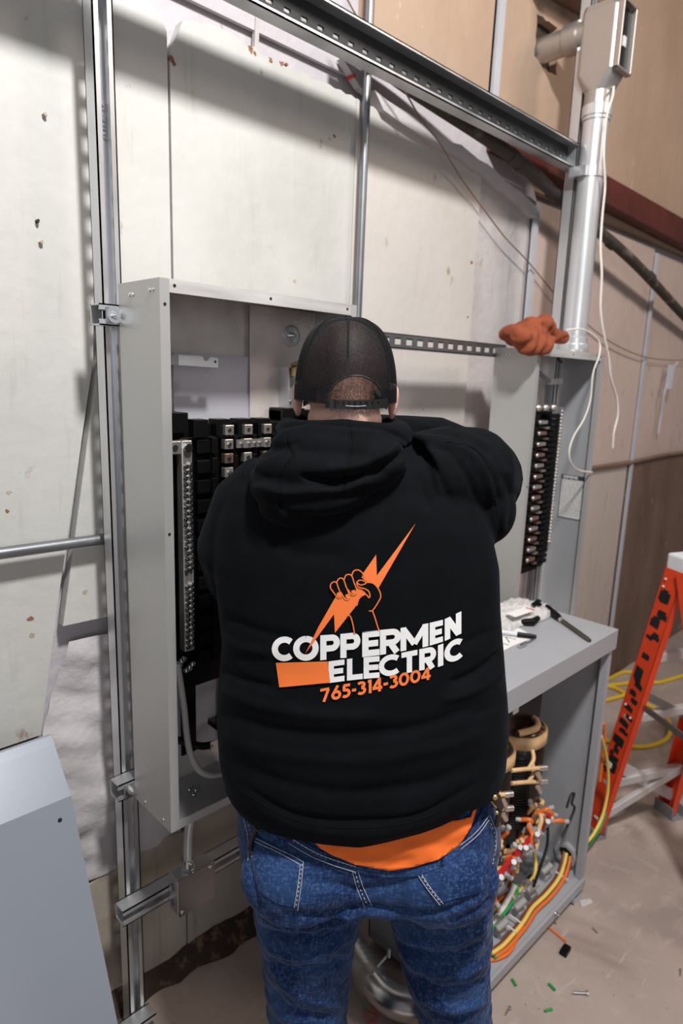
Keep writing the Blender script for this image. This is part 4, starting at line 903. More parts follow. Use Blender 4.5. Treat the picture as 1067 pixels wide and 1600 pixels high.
def bvh(o):
    me = o.data; return BVHTree.FromPolygons([v.co.copy() for v in me.vertices], [tuple(p.vertices) for p in me.polygons])
# ---------------- body (head, neck, hands), one continuous mesh
def hand_parts(b, wrist, fwd, palm_n, side, curl=.5):
    """palm and five separate fingers; side=+1 thumb towards +cross"""
    f = Vector(fwd).normalized(); n = Vector(palm_n); n = (n-f*n.dot(f)).normalized(); s = f.cross(n)*side; W_ = Vector(wrist)
    b.tube([W_-f*.06, W_, W_+f*.03], [.027, .025, .026], 14)
    for k in (-.026, -.009, .009, .026): b.tube([W_+f*.01+s*k*.7, W_+f*.05+s*k, W_+f*.088+s*k], [.0145, .0155, .012], 10)
    for k, L_, r in ((.030, .072, .0088), (.010, .080, .0092), (-.010, .075, .0088), (-.029, .058, .0078)):
        p = W_+f*.085+s*k; d = f; pts = [p-f*.02, p]
        for j, q in enumerate((.42, .32, .26)):
            a = curl*(.6+.5*j); d = (f*math.cos(a*(j+1)*.75)+n*math.sin(a*(j+1)*.75)); p = p+d*L_*q; pts.append(p)
        b.tube(pts, [r*1.1, r*1.08, r, r*.95, r*.75], 10)
    p = W_+f*.02+s*.022; pts = [p, p+(f*.35+s*.85).normalized()*.032, p+(f*.35+s*.85).normalized()*.032+(f*.85+s*.3+n*.3).normalized()*.034, p+(f*.35+s*.85).normalized()*.032+(f*.85+s*.3+n*.3).normalized()*.034+(f*.8-s*.1+n*.6).normalized()*.026]
    b.tube(pts, [.016, .0125, .0108, .0085], 10)
RW, LW = Vector((.040, 1.455, 1.565)), Vector((-.080, 1.425, 1.345))
body = MB()
HC = Vector((0, 1.222, 1.665))
body.ell(HC+Vector((0, -.008, .018)), (.0775, .094, .098), 32, 24).ell(HC+Vector((0, .035, -.045)), (.060, .062, .078), 24, 16)
body.ell(HC+Vector((0, .055, -.095)), (.040, .040, .030), 16, 12).ell(HC+Vector((0, -.02, -.06)), (.068, .066, .05), 24, 16)
body.tube([HC+Vector((0, -.005, -.05)), HC+Vector((0, -.02, -.12)), HC+Vector((0, -.03, -.20))], [.064, .066, .082], 24)
body.tube([HC+Vector((0, .092, .005)), HC+Vector((0, .108, -.022)), HC+Vector((0, .112, -.034))], [.009, .012, .014], 12)      # nose
for s in (-1, 1):
    body.ell(HC+Vector((s*.012, .104, -.036)), (.008, .009, .007), 10, 8)
    body.ell(HC+Vector((s*.030, .083, .018)), (.020, .010, .007), 12, 8)      # brow
    body.ell(HC+Vector((s*.040, .070, -.030)), (.022, .018, .018), 12, 8)     # cheek
    # ear: rim, lobe and bowl
    e = HC+Vector((s*.087, -.002, -.024))
    rim = [e+Vector((s*(-.002+.010*math.sin(a)), .012-.014*math.cos(a*1.0)*1.0-.006*math.sin(a), .030*math.cos(a))) for a in np.linspace(0, math.pi, 9)]
    body.ell(e, (.0075, .018, .034), 16, 12, rot=Matrix.Rotation(s*.28, 3, 'Z')); body.tube(rim, .0052, 8); body.ell(e+Vector((0, .006, -.026)), (.006, .009, .010), 12, 8)
for z, rr in ((-.068, .0055), (-.076, .0065)): body.tube([HC+Vector((-.022, .090, z)), HC+Vector((0, .097, z+.001)), HC+Vector((.022, .090, z))], rr, 8)
hand_parts(body, RW, (-.62, .70, -.02), (-.5, -.3, -.6), 1, .55)
hand_parts(body, LW, (.30, .95, .02), (.35, .05, -.9), -1, .5)
# forearms, arms and trunk run on under the clothes so that the body is one surface
RS, RE = Vector((.185, 1.19, 1.515)), Vector((.280, 1.285, 1.505)); LS, LE = Vector((-.15, 1.19, 1.465)), Vector((-.195, 1.29, 1.235))
body.tube([RW, RE.lerp(RW, .5), RE, RE.lerp(RS, .5), RS], [.026, .036, .044, .05, .055], 16).tube([LW, LE.lerp(LW, .5), LE, LE.lerp(LS, .5), LS], [.026, .036, .044, .05, .055], 16)
body.loft([(.05, 1.19, .72, .17, .12, .12), (.055, 1.20, .95, .20, .14, .15), (.045, 1.20, 1.15, .21, .13, .16), (.03, 1.19, 1.35, .20, .11, .13), (.015, 1.19, 1.48, .17, .075, .09), (.0, 1.19, 1.545, .09, .05, .06)], 32)
body.tube([(-.03, 1.18, .75), (-.04, 1.19, .5), (-.03, 1.17, .12)], [.09, .062, .04], 16).tube([(.17, 1.18, .75), (.23, 1.19, .5), (.285, 1.17, .12)], [.09, .062, .04], 16)
body = toroom(remesh(body.build('body', 'skin'), .0042, 2)); attach(body, man)
# eyes
for s in (-1, 1):
    e = MB().ell(HC+Vector((s*.030, .078, .002)), (.011, .011, .010), 16, 12).build('eye', 'white_plastic'); attach(toroom(e), body)
    e2 = MB().ell(HC+Vector((s*.030, .0865, .002)), (.005, .0035, .005), 12, 8).build('iris', 'ink'); attach(toroom(e2), body)
# short hair: bristles over the back and sides of the head
hb = MB(); rnd = random.Random(5)
for i in range(5200):
    u = rnd.uniform(-1.5, 1.5); z = rnd.uniform(-.058, .085)
    zz = z/.104; rr = math.sqrt(max(.02, 1-zz*zz)); base = HC+Vector((.0785*rr*math.sin(u), -.008-.0955*rr*math.cos(u), .018+z))
    if z < -.04: base = HC+Vector((.070*math.sin(u), -.018-.074*math.cos(u), .018+z))
    n = Vector((math.sin(u), -math.cos(u), .2)).normalized(); L_ = rnd.uniform(.004, .0085)*(1 if z > -.035 else .6)
    t1 = (n*.55+Vector((rnd.uniform(-.3, .3), 0, -1))*.8).normalized(); wv = n.cross(t1).normalized()*.0005
    hb.add([base-wv, base+wv, base+t1*L_+n*.001], [(0, 1, 2)])
hair = attach(toroom(hb.build('hair', 'hair', fixn=False)), man); hair['kind'] = 'stuff'
# ---------------- hoodie shell
hd = MB()
hd.loft([(.058, 1.17, .875, .252, .185, .20), (.058, 1.17, .90, .266, .193, .21), (.056, 1.17, .96, .276, .192, .225), (.054, 1.17, 1.04, .279, .180, .235), (.051, 1.17, 1.12, .272, .165, .23), (.048, 1.17, 1.19, .264, .150, .22), (.038, 1.17, 1.27, .262, .140, .20), (.030, 1.17, 1.35, .262, .128, .18), (.022, 1.17, 1.43, .247, .112, .16), (.018, 1.17, 1.48, .222, .098, .14), (.006, 1.17, 1.535, .160, .080, .11), (0, 1.18, 1.575, .095, .07, .08)], 56, 2.5)
hd.tube([LS+Vector((.03, -.01, .01)), LS+Vector((-.015, 0, -.03)), LS+Vector((-.048, .01, -.11)), LE+Vector((-.005, -.02, .04)), LE, LE.lerp(LW, .35), LE.lerp(LW, .9)], [.078, .079, .074, .068, .064, .056, .046], 20)
hd.tube([RS+Vector((-.05, -.02, -.01)), RS+Vector((.01, 0, .0)), RS+Vector((.055, .03, -.005)), RE+Vector((-.01, -.015, -.01)), RE+Vector((.0, .01, .0)), RE.lerp(RW, .4)+Vector((.0, 0, .015)), RE.lerp(RW, .92)], [.085, .088, .090, .084, .070, .066, .046], 20)
hd.ell((.272, 1.21, 1.445), (.055, .07, .065), 20, 14)
hoodie = remesh(hd.build('hoodie', 'hoodie'), .0052, 10)
c = getco(hoodie); w1 = np.clip((1.02-c[:, 2])/.13, 0, 1)**1.5; back = np.clip((1.20-c[:, 1])/.12, 0, 1)
c[:, 2] += w1*(back*(.008+np.interp(c[:, 0], [-.22, -.05, .05, .15, .24, .32], [0, .006, .006, .026, .055, .03])))
setco(hoodie, c)
F1 = [([(640, 700), (668, 716), (690, 752), (712, 800)], -.0045, 7), ([(660, 694), (700, 706), (728, 742), (748, 790)], -.0035, 6), ([(640, 712), (655, 745), (672, 800)], -.003, 7),
      ([(650, 672), (700, 676), (745, 690), (770, 715)], -.006, 6), ([(648, 684), (700, 690), (740, 712), (765, 760), (775, 820)], .005, 9), ([(690, 664), (740, 672), (775, 692), (795, 730)], -.004, 6),
      ([(700, 688), (745, 704), (768, 740), (779, 800), (781, 850)], -.004, 4), ([(785, 740), (800, 780), (796, 830)], -.004, 8), ([(806, 712), (818, 750), (812, 795)], -.003, 7),
      ([(345, 960), (400, 985), (470, 1000)], -.003, 9), ([(335, 985), (370, 1010), (430, 1022)], .004, 9), ([(345, 1040), (380, 1062), (430, 1075)], -.005, 9), ([(343, 1075), (400, 1100), (500, 1118), (600, 1120)], .0045, 12),
      ([(345, 1110), (420, 1140), (540, 1150), (660, 1135), (780, 1090)], -.005, 12), ([(350, 1150), (430, 1178), (560, 1188), (700, 1165), (790, 1130)], .004, 13), ([(360, 1190), (450, 1225), (560, 1238), (680, 1220), (785, 1170)], -.005, 13),
      ([(700, 1070), (745, 1050), (792, 1012)], -.006, 8), ([(690, 1095), (745, 1078), (793, 1045)], .005, 8), ([(720, 1010), (760, 990), (788, 985)], -.004, 8), ([(740, 1120), (770, 1105), (793, 1085)], -.004, 7),
      ([(312, 880), (325, 920), (345, 950)], -.005, 8), ([(325, 850), (330, 905), (352, 962)], .003, 7), ([(390, 745), (380, 800), (392, 860)], -.0025, 16), ([(420, 830), (460, 862), (540, 868)], -.003, 16), ([(580, 800), (640, 770), (680, 790)], -.002, 16),
      ([(375, 1240), (460, 1290), (560, 1302), (660, 1288), (745, 1240), (780, 1205)], .004, 10), ([(380, 1228), (460, 1272), (560, 1284), (660, 1270), (745, 1222)], -.004, 6)]
crease(hoodie, [(a, b*1.25, c_*.85) for a, b, c_ in F1])
c = getco(hoodie); nn = getno(hoodie); x_, y_, z_ = c[:, 0], c[:, 1], c[:, 2]
wr = np.sin(52*z_+7*np.sin(8*x_+2)+9*x_)*(.5+.5*np.sin(13*x_+7*z_))*np.clip((1.25-z_)/.2, 0, 1)
c += nn*(.0022*wr)[:, None]; setco(hoodie, c)
# opening at the hem: drop the closing cap so the shell is open below
def cut_below(o, fn):
    bm = bmesh.new(); bm.from_mesh(o.data); dead = [f for f in bm.faces if fn(f.calc_center_median(), f.normal)]
    bmesh.ops.delete(bm, geom=dead, context='FACES'); bm.to_mesh(o.data); bm.free()
cut_below(hoodie, lambda c, n: c.z < .94 and n.z < -.75 and abs(c.x-.058) < .235)
md = hoodie.modifiers.new('cloth', 'SOLIDIFY'); md.thickness = .003; md.offset = -1
BH = bvh(hoodie)
sm = hoodie.copy(); sm.data = hoodie.data.copy(); COL.objects.link(sm); sm.modifiers.clear(); q = sm.modifiers.new('s', 'SMOOTH'); q.iterations = 14; q.factor = .5
sm_me = bpy.data.meshes.new_from_object(sm.evaluated_get(bpy.context.evaluated_depsgraph_get())); bpy.data.objects.remove(sm)
BS = BVHTree.FromPolygons([v.co.copy() for v in sm_me.vertices], [tuple(p.vertices) for p in sm_me.polygons])
# cuffs
for W_, E_ in ((RW, RE), (LW, LE)):
    d = (W_-E_).normalized(); a = W_-d*.045
    c = attach(toroom(MB().tube([a, a+d*.015, a+d*.045], [.044, .040, .034], 24, cap=False).build('cuff', 'hoodie')), hoodie)
# hood
h = MB()
h.tube([Vector((.100*math.sin(a), 1.205-.098*math.cos(a), 1.590-.004*math.cos(a)-.010*abs(math.sin(a)))) for a in np.linspace(-2.2, 2.2, 25)], .027, 16)
h.ell((-.015, 1.118, 1.560), (.112, .070, .048), 28, 18).ell((-.025, 1.092, 1.528), (.124, .062, .046), 28, 18).ell((-.055, 1.082, 1.492), (.098, .050, .042), 28, 18).ell((-.082, 1.078, 1.464), (.058, .038, .034), 24, 16)
h.ell((.058, 1.10, 1.545), (.052, .055, .040), 20, 14).ell((-.115, 1.11, 1.50), (.045, .055, .045), 20, 14)
hood = remesh(h.build('hood', 'hoodie'), .004, 6)
F2 = [([(438, 668), (480, 662), (545, 664), (600, 668), (634, 690)], -.006, 5), ([(425, 690), (470, 668), (540, 672), (600, 680)], .004, 8),
      ([(398, 716), (440, 700), (470, 690)], -.003, 6), ([(636, 700), (610, 722), (575, 742), (530, 752), (480, 745)], -.009, 9), ([(634, 690), (600, 712), (560, 728), (510, 734)], .007, 9), ([(400, 760), (440, 770), (480, 768), (530, 764), (580, 745)], .006, 9),
      ([(468, 742), (500, 754), (540, 752), (575, 738)], -.006, 6), ([(410, 778), (432, 790), (446, 812)], .003, 6), ([(440, 790), (480, 796), (530, 790), (580, 764)], .004, 9)]
crease(hood, [(a, b*1.35, c_*.8) for a, b, c_ in F2], 0)
seams = [[(541, 643), (545, 660), (549, 690), (547, 712), (540, 740), (536, 775)], [(455, 668), (448, 690), (458, 712), (446, 730), (436, 760), (440, 800)]]
crease(hood, [(s, -.0022, 2.5) for s in seams]+[([(x+5, y) for x, y in s], .0012, 2.5) for s in seams], 0)
BHH = bvh(hood)
def line_on(B, pts, r, off, name, m, parent, step=1.0):
    """a thread or seam laid on a garment surface"""
    pl = [tuple(p)[:2] for p in spline([(x, y, 0) for x, y in pts], 6)]; out = []
    for x, y in pl:
        hit = B.ray_cast(CL, rayL(x, y))
        if hit[0] is not None: out.append(hit[0]+hit[1]*off*(1 if hit[1].dot(rayL(x, y)) < 0 else -1))
    if len(out) < 2: return None
    return out
def seam_obj(B, lines, r, off, name, m, parent):
    b = MB()
    for l in lines:
        o = line_on(B, l, r, off, name, m, parent)
        if o: b.tube(o, r, 6)
    return attach(toroom(b.build(name, m)), parent)
def dashed(B, pts, dash, gap, r, off, b):
    pl = [Vector(p) for p in spline([(x, y, 0) for x, y in pts], 8)]; acc = [0]
    for i in range(1, len(pl)): acc.append(acc[-1]+(pl[i]-pl[i-1]).length)
    xs, ys = [p.x for p in pl], [p.y for p in pl]; s = 0
    while s < acc[-1]:
        q = []
        for t in (s, s+dash/2, s+dash):
            x, y = np.interp(t, acc, xs), np.interp(t, acc, ys); hit = B.ray_cast(CL, rayL(x, y))
            if hit[0] is not None: q.append(hit[0]-rayL(x, y)*off)
        if len(q) == 3 and (q[0]-q[2]).length < .03: b.tube(q, r, 5)
        s += dash+gap
    return b
# ---------------- print on the back
from mathutils.geometry import tessellate_polygon
def tess(polys, step):
    """2D polygons (lists of points, pixel frame) -> dense triangulated verts/faces"""
    V_, F_ = [], []
    for poly in polys:
        bm = bmesh.new(); vs = [bm.verts.new((x, y, 0)) for x, y in poly]
        try: f = bm.faces.new(vs)
        except ValueError: bm.free(); continue
        bm.faces.remove(f); bm.verts.ensure_lookup_table()
        for tri in tessellate_polygon([[Vector((x, y, 0)) for x, y in poly]]):
            try: bm.faces.new([bm.verts[i] for i in tri])
            except ValueError: pass
        xs, ys = [p[0] for p in poly], [p[1] for p in poly]
        for ax, lo, hi in ((0, min(xs), max(xs)), (1, min(ys), max(ys))):
            k = math.floor(lo/step)*step+step
            while k < hi:
                co = [0, 0, 0]; no = [0, 0, 0]; co[ax] = k; no[ax] = 1
                bmesh.ops.bisect_plane(bm, geom=bm.verts[:]+bm.edges[:]+bm.faces[:], plane_co=co, plane_no=no); k += step
        bm.verts.index_update(); o = len(V_); V_ += [(v.co.x, v.co.y) for v in bm.verts]; F_ += [tuple(v.index+o for v in f.verts) for f in bm.faces]; bm.free()
    return V_, F_
def printed(B, polys, off, name, m, parent, step=4, layers=None):
    V_, F_, O_ = [], [], []; out = []; ok = []
    for i, pg in enumerate(polys):
        a_, f_ = tess([pg], step); n0 = len(V_); V_ += a_; F_ += [tuple(q+n0 for q in f) for f in f_]; O_ += [off+(layers[i] % 9*.00007 if layers else 0)]*len(a_)
    for (x, y), off in zip(V_, O_):
        d = rayL(x, y); hit = B.ray_cast(CL, d)
        if hit[0] is None: out.append(CL+d*1.1); ok.append(False)
        else: out.append(hit[0]-d*off); ok.append(True)
    b = MB().add(out, [f for f in F_ if all(ok[i] for i in f)], True)
    return attach(toroom(b.build(name, m, fixn=False)), parent)
K = .3561
def cp(pts): return [(380+x*K, 780+y*K) for x, y in pts]
bolt_poly = [(755, 108), (592, 392), (546, 402), (497, 466), (402, 587), (398, 505), (272, 678), (330, 560), (410, 420), (528, 322), (583, 243), (586, 335)]
OFF = .0032
emblem = printed(BS, [cp(bolt_poly)], OFF+.0001, 'bolt_print', 'orange_print', hoodie)
printed(BS, [cp([(143, 718), (371, 712), (381, 805), (158, 826)])], OFF, 'orange_bar_print', 'orange_print', hoodie)
# fist in black over the bolt, drawn with orange outlines
fist = [(385, 372), (398, 362), (412, 362), (425, 345), (440, 345), (452, 330), (470, 330), (482, 312), (500, 309), (520, 320), (524, 350), (545, 362), (570, 368), (590, 390), (602, 425), (596, 450), (570, 488), (594, 572), (488, 588), (474, 515), (500, 466), (512, 430), (548, 418), (520, 395), (497, 385), (494, 415), (476, 420), (462, 400), (467, 432), (455, 440), (440, 425), (430, 400), (432, 425), (418, 430), (402, 415), (386, 392)]
printed(BS, [cp(fist)], OFF+.0008, 'fist_print', 'hoodie', hoodie)
def stroke2(pts, w_):
    pl = [Vector(p) for p in pts]; L_, R2 = [], []
    for i, p in enumerate(pl):
        a = (p-pl[i-1]).normalized() if i else None; c_ = (pl[i+1]-p).normalized() if i < len(pl)-1 else None
        a = a or c_; c_ = c_ or a; n1, n2 = Vector((-a.y, a.x)), Vector((-c_.y, c_.x)); mm = (n1+n2); mm = mm.normalized() if mm.length > 1e-6 else n1
        k = min(1/max(.35, mm.dot(n1)), 1.6)*w_/2
        L_.append(p+mm*k); R2.append(p-mm*k)
    return [[tuple(L_[i]), tuple(L_[i+1]), tuple(R2[i+1]), tuple(R2[i])] for i in range(len(pl)-1)]
def smooth2(pts, k=5): return [tuple(p)[:2] for p in spline([(x, y, 0) for x, y in pts], k)]
outl = [[(384, 395), (383, 375), (396, 363), (409, 366), (416, 385), (424, 405), (433, 420), (426, 431), (412, 428), (400, 414), (384, 392)],
        [(410, 366), (418, 350), (432, 346), (442, 356), (450, 380), (462, 410), (468, 428), (458, 440), (444, 434), (432, 414)],
        [(443, 352), (450, 334), (466, 330), (478, 340), (486, 365), (497, 395), (496, 412), (482, 420), (470, 412), (460, 396)],
        [(476, 335), (484, 316), (502, 310), (520, 320), (530, 336), (520, 345)],
        [(498, 366), (508, 356), (528, 358), (540, 366), (528, 374), (512, 376), (498, 366), (505, 385), (530, 392), (548, 402), (556, 420), (552, 432), (538, 418), (520, 424)],
        [(540, 364), (568, 368), (588, 386), (600, 408), (603, 430), (592, 452), (576, 478), (568, 490), (578, 520), (590, 560), (596, 574)], [(552, 490), (568, 491)],
        [(456, 510), (470, 514), (480, 545), (488, 588)], [(498, 468), (506, 440), (520, 424)]]
printed(BS, [cp(q) for l in outl for q in stroke2(smooth2(l, 4), 5)], OFF+.0016, 'fist_outline_print', 'orange_print', hoodie, step=6)
printed(BS, [cp(smooth2([(410, 412), (422, 408), (430, 418), (424, 428), (412, 424)], 3)), cp(smooth2([(448, 420), (460, 416), (468, 426), (460, 436), (450, 432)], 3)), cp(smooth2([(474, 402), (488, 398), (495, 408), (486, 416), (476, 412)], 3))], OFF+.0016, 'fingernail_print', 'orange_print', hoodie)
# lettering, drawn stroke by stroke: unit box x 0..1, y 0 (bottom)..1 (top), t = stroke weight
def arc(cx, cy, rx, ry, a0, a1, n=18): return [(cx+rx*math.cos(R_(a0+(a1-a0)*i/n)), cy+ry*math.sin(R_(a0+(a1-a0)*i/n))) for i in range(n+1)]
def glyph(ch, t, x):
    """strokes in a unit box; t: half weight in heights, x: the same in letter widths"""
    e = t; S = []
    if ch == 'C': S = [arc(.56, .5, .56-x, .5-e, 47, 313)]
    elif ch in 'O0': S = [arc(.5, .5, .5-x, .5-e, 90, 450, 26)]
    elif ch in 'PR':
        S = [[(x, 0), (x, 1)], [(x, 1-e), (.60, 1-e)]+arc(.60, .66, .40-x, .34-e, 80, -80, 9)+[(.60, .32+e), (x, .32+e)]]
        if ch == 'R': S.append([(.50, .42), (.98-x*1.2, 0)])
    elif ch == 'E': S = [[(x, 0), (x, 1)], [(x, 1-e), (1, 1-e)], [(x, .5), (.92, .5)], [(x, e), (1, e)]]
    elif ch == 'L': S = [[(x, 0), (x, 1)], [(x, e), (1, e)]]
    elif ch == 'T': S = [[(.5, 0), (.5, 1)], [(0, 1-e), (1, 1-e)]]
    elif ch == 'I': S = [[(.5, 0), (.5, 1)]]
    elif ch == 'M': S = [[(x, 0), (x, 1)], [(1-x, 0), (1-x, 1)], [(x, .93), (.5, .22)], [(1-x, .93), (.5, .22)]]
    elif ch == 'N': S = [[(x, 0), (x, 1)], [(1-x, 0), (1-x, 1)], [(x, .95), (1-x, .05)]]
    elif ch == '7': S = [[(0, 1-e), (.92, 1-e)], [(.86, 1-e), (.36, 0)]]
    elif ch == '6': S = [arc(.5, .34, .5-x, .34-e, 90, 450, 20), [(.66, 1), (.14+x*.4, .44)]]
    elif ch == '5': S = [[(.92, 1-e), (.2, 1-e)], [(.1+x, 1-e), (.1+x, .5)], arc(.42, .34, .56-x, .34-e, 118, -135, 14)]
    elif ch == '3': S = [arc(.42, .73, .50-x, .27-e, 150, -85, 12), arc(.44, .31, .54-x, .31-e, 88, -145, 14)]
    elif ch == '1': S = [[(.62, 0), (.62, 1)], [(.62, 1-e), (.2, 1-e)]]
    elif ch == '4': S = [[(.72, 0), (.72, 1)], [(.68, .92), (.12, .30)], [(.04, .28), (1, .28)]]
    elif ch == '-': S = [[(.05, .45), (.95, .45)]]
    return S
def row(text, slots, top, bot, m, name, weight=1.0):
    polys = []; lay = []; ln = 0
    for ch, (x0, x1) in zip(text, slots):
        h_ = rowh(bot, top, (x0+x1)/2); t = .235*weight
        for s in glyph(ch, t/2, t/2*h_/(x1-x0)):
            ln += 1
            for q in stroke2([(x*(x1-x0)/h_, y) for x, y in s], t):
                out = []
                for u, v in q:
                    X = x0+u*h_
                    out.append((X, np.interp(X, [p[0] for p in bot], [p[1] for p in bot])*(1-v)+np.interp(X, [p[0] for p in top], [p[1] for p in top])*v))
                polys.append(cp(out)); lay.append(ln)
    return printed(BS, polys, OFF-.0009, name, m, hoodie, layers=lay)
def rowh(bot, top, x): return abs(np.interp(x, [p[0] for p in bot], [p[1] for p in bot])-np.interp(x, [p[0] for p in top], [p[1] for p in top]))
row('COPPERMEN', [(125, 224), (219, 331), (338, 424), (426, 514), (522, 598), (600, 692), (690, 812), (818, 876), (884, 957)],
    [(125, 604), (330, 598), (430, 591), (520, 582), (600, 574), (700, 564), (800, 547), (880, 528), (960, 490)], [(125, 712), (330, 708), (430, 697), (520, 693), (600, 684), (690, 668), (800, 648), (880, 624), (960, 588)], 'white_print', 'word_print', 1.06)
row('ELECTRIC', [(374, 444), (455, 524), (528, 598), (594, 692), (694, 764), (772, 846), (848, 884), (882, 969)],
    [(374, 712), (450, 702), (520, 694), (600, 688), (690, 675), (765, 660), (850, 643), (970, 600)], [(374, 807), (450, 797), (520, 789), (600, 783), (690, 768), (765, 754), (850, 738), (970, 697)], 'white_print', 'word_print', 1.06)
row('765-314-3004', [(338, 380), (386, 430), (432, 472), (476, 496), (500, 540), (542, 566), (566, 610), (614, 636), (640, 680), (682, 728), (732, 778), (780, 822)],
    [(338, 833), (430, 814), (500, 802), (600, 784), (720, 757), (822, 736)], [(338, 892), (430, 876), (500, 862), (600, 843), (720, 815), (822, 790)], 'orange_print', 'number_print', .88)
hoodie = attach(toroom(hoodie), man)
for o in list(hoodie.children): pass
hood = attach(toroom(hood), hoodie)
seam_obj(BHH, [[(x-3, y) for x, y in s] for s in seams]+[[(x+2, y) for x, y in s] for s in seams], .0007, .0004, 'hood_seam', 'hoodie', hood)
seam_obj(BH, [[(698, 690), (742, 702), (766, 740), (776, 800), (778, 848)], [(376, 1236), (460, 1282), (560, 1294), (660, 1280), (745, 1232), (778, 1200)]], .0009, .0003, 'hoodie_seam', 'hoodie', hoodie)
# ---------------- jeans
j = MB()
j.loft([(.074, 1.17, .708, .240, .14, .15), (.077, 1.17, .73, .256, .166, .17), (.076, 1.17, .80, .262, .172, .185), (.072, 1.17, .87, .258, .166, .19), (.068, 1.17, .93, .246, .152, .18)], 48, 2.5)
j.tube([(-.040, 1.165, .76), (-.040, 1.160, .66), (-.040, 1.16, .56), (-.040, 1.16, .46), (-.036, 1.16, .36), (-.032, 1.165, .22), (-.030, 1.165, .07), (-.03, 1.165, .035)], [.125, .119, .105, .093, .086, .084, .084, .084], 28)
j.tube([(.195, 1.165, .76), (.224, 1.160, .66), (.241, 1.16, .56), (.255, 1.16, .46), (.277, 1.16, .36), (.300, 1.165, .22), (.31, 1.165, .07), (.31, 1.165, .035)], [.126, .112, .101, .088, .078, .078, .08, .08], 28)
j.ell((-.055, 1.05, .775), (.11, .075, .085), 24, 16).ell((.205, 1.05, .78), (.11, .075, .085), 24, 16)
jeans = remesh(j.build('jeans', 'denim'), .0052, 8)
F3 = [([(400, 1432), (450, 1448), (510, 1444), (560, 1428)], .007, 7), ([(402, 1450), (450, 1468), (505, 1464), (556, 1446)], -.008, 7), ([(408, 1470), (455, 1492), (500, 1488), (550, 1462)], .007, 7), ([(412, 1500), (450, 1515), (500, 1512), (545, 1500)], -.006, 7), ([(410, 1478), (440, 1530), (480, 1562), (530, 1568)], .006, 8), ([(415, 1540), (460, 1580), (520, 1590)], -.006, 7),
      ([(604, 1440), (640, 1468), (700, 1470), (765, 1448)], .007, 7), ([(612, 1462), (650, 1490), (705, 1496), (765, 1470)], -.008, 7), ([(620, 1480), (660, 1512), (715, 1520), (765, 1500)], .008, 7), ([(635, 1520), (680, 1545), (730, 1545), (765, 1528)], -.007, 7), ([(640, 1545), (690, 1572), (740, 1570), (766, 1556)], .007, 8), ([(700, 1440), (735, 1430), (770, 1405)], -.005, 6),
      ([(440, 1424), (500, 1432), (560, 1418), (600, 1420), (680, 1428), (750, 1400)], -.007, 6), ([(480, 1370), (530, 1385), (575, 1390), (640, 1380)], -.004, 9), ([(385, 1330), (395, 1385), (410, 1425)], -.004, 7), ([(775, 1330), (768, 1385), (764, 1430)], -.003, 7)]
crease(jeans, [(a, b*1.5, c_*.8) for a, b, c_ in F3])
c = getco(jeans); nn = getno(jeans); x_, y_, z_ = c[:, 0], c[:, 1], c[:, 2]
wr = np.sin(78*z_+14*np.sin(9*x_+5*y_)+22*x_)*np.sin(31*x_-17*z_+3*np.sin(21*z_))+.6*np.sin(150*z_+40*x_+6*np.sin(30*x_))*np.sin(17*x_+29*z_)
c += nn*(.0028*wr*np.clip((.78-z_)/.1, .25, 1))[:, None]; setco(jeans, c)
BJ = bvh(jeans)
jeans = attach(toroom(jeans), man)
def pocket(poly, name):
    return printed(BJ, [poly], .003, name, 'denim', jeans, step=6)
pl_ = [(399, 1306), (474, 1346), (470, 1385), (465, 1419), (432, 1412), (404, 1392), (392, 1350)]
pr_ = [(650, 1360), (700, 1330), (740, 1300), (762, 1272), (773, 1305), (771, 1355), (750, 1395), (687, 1411), (668, 1388)]
pk1 = pocket(pl_, 'back_pocket'); pk2 = pocket(pr_, 'back_pocket')
b = MB()
for line in ([(401, 1308), (440, 1328), (474, 1347)], [(400, 1313), (438, 1334), (470, 1352)], [(474, 1347), (470, 1385), (465, 1420)], [(469, 1352), (465, 1385), (460, 1416)]): 
    o = line_on(BJ, line, 0, .0036, '', '', None)
    if o: b.tube(o, .0007, 5)
dashed(BJ, [(472, 1350), (467, 1385), (462, 1418)], 3, 4, .0009, .004, b)
attach(toroom(b.build('pocket_stitching', 'stitch')), pk1)
b = MB()
for line in ([(652, 1360), (700, 1331), (740, 1301), (762, 1273)], [(655, 1364), (702, 1336), (742, 1306), (761, 1281)], [(650, 1361), (668, 1388), (687, 1412)], [(656, 1361), (674, 1388), (692, 1410)], [(763, 1274), (773, 1303), (771, 1335)]):
    o = line_on(BJ, line, 0, .0036, '', '', None)
    if o: b.tube(o, .0007, 5)
dashed(BJ, [(655, 1364), (672, 1390), (688, 1410)], 3, 4, .0009, .004, b); dashed(BJ, [(764, 1280), (774, 1310), (770, 1350)], 3, 4, .0009, .004, b)
attach(toroom(b.build('pocket_stitching', 'stitch')), pk2)
b = MB()
for line in ([(558, 1356), (567, 1385), (581, 1415)], [(549, 1356), (558, 1388), (570, 1418)]):
    o = line_on(BJ, line, 0, .001, '', '', None)
    if o: b.tube(o, .0007, 5)
dashed(BJ, [(553, 1356), (562, 1388), (575, 1416)], 3, 4, .0009, .0012, b)
attach(toroom(b.build('seat_seam', 'stitch')), jeans)
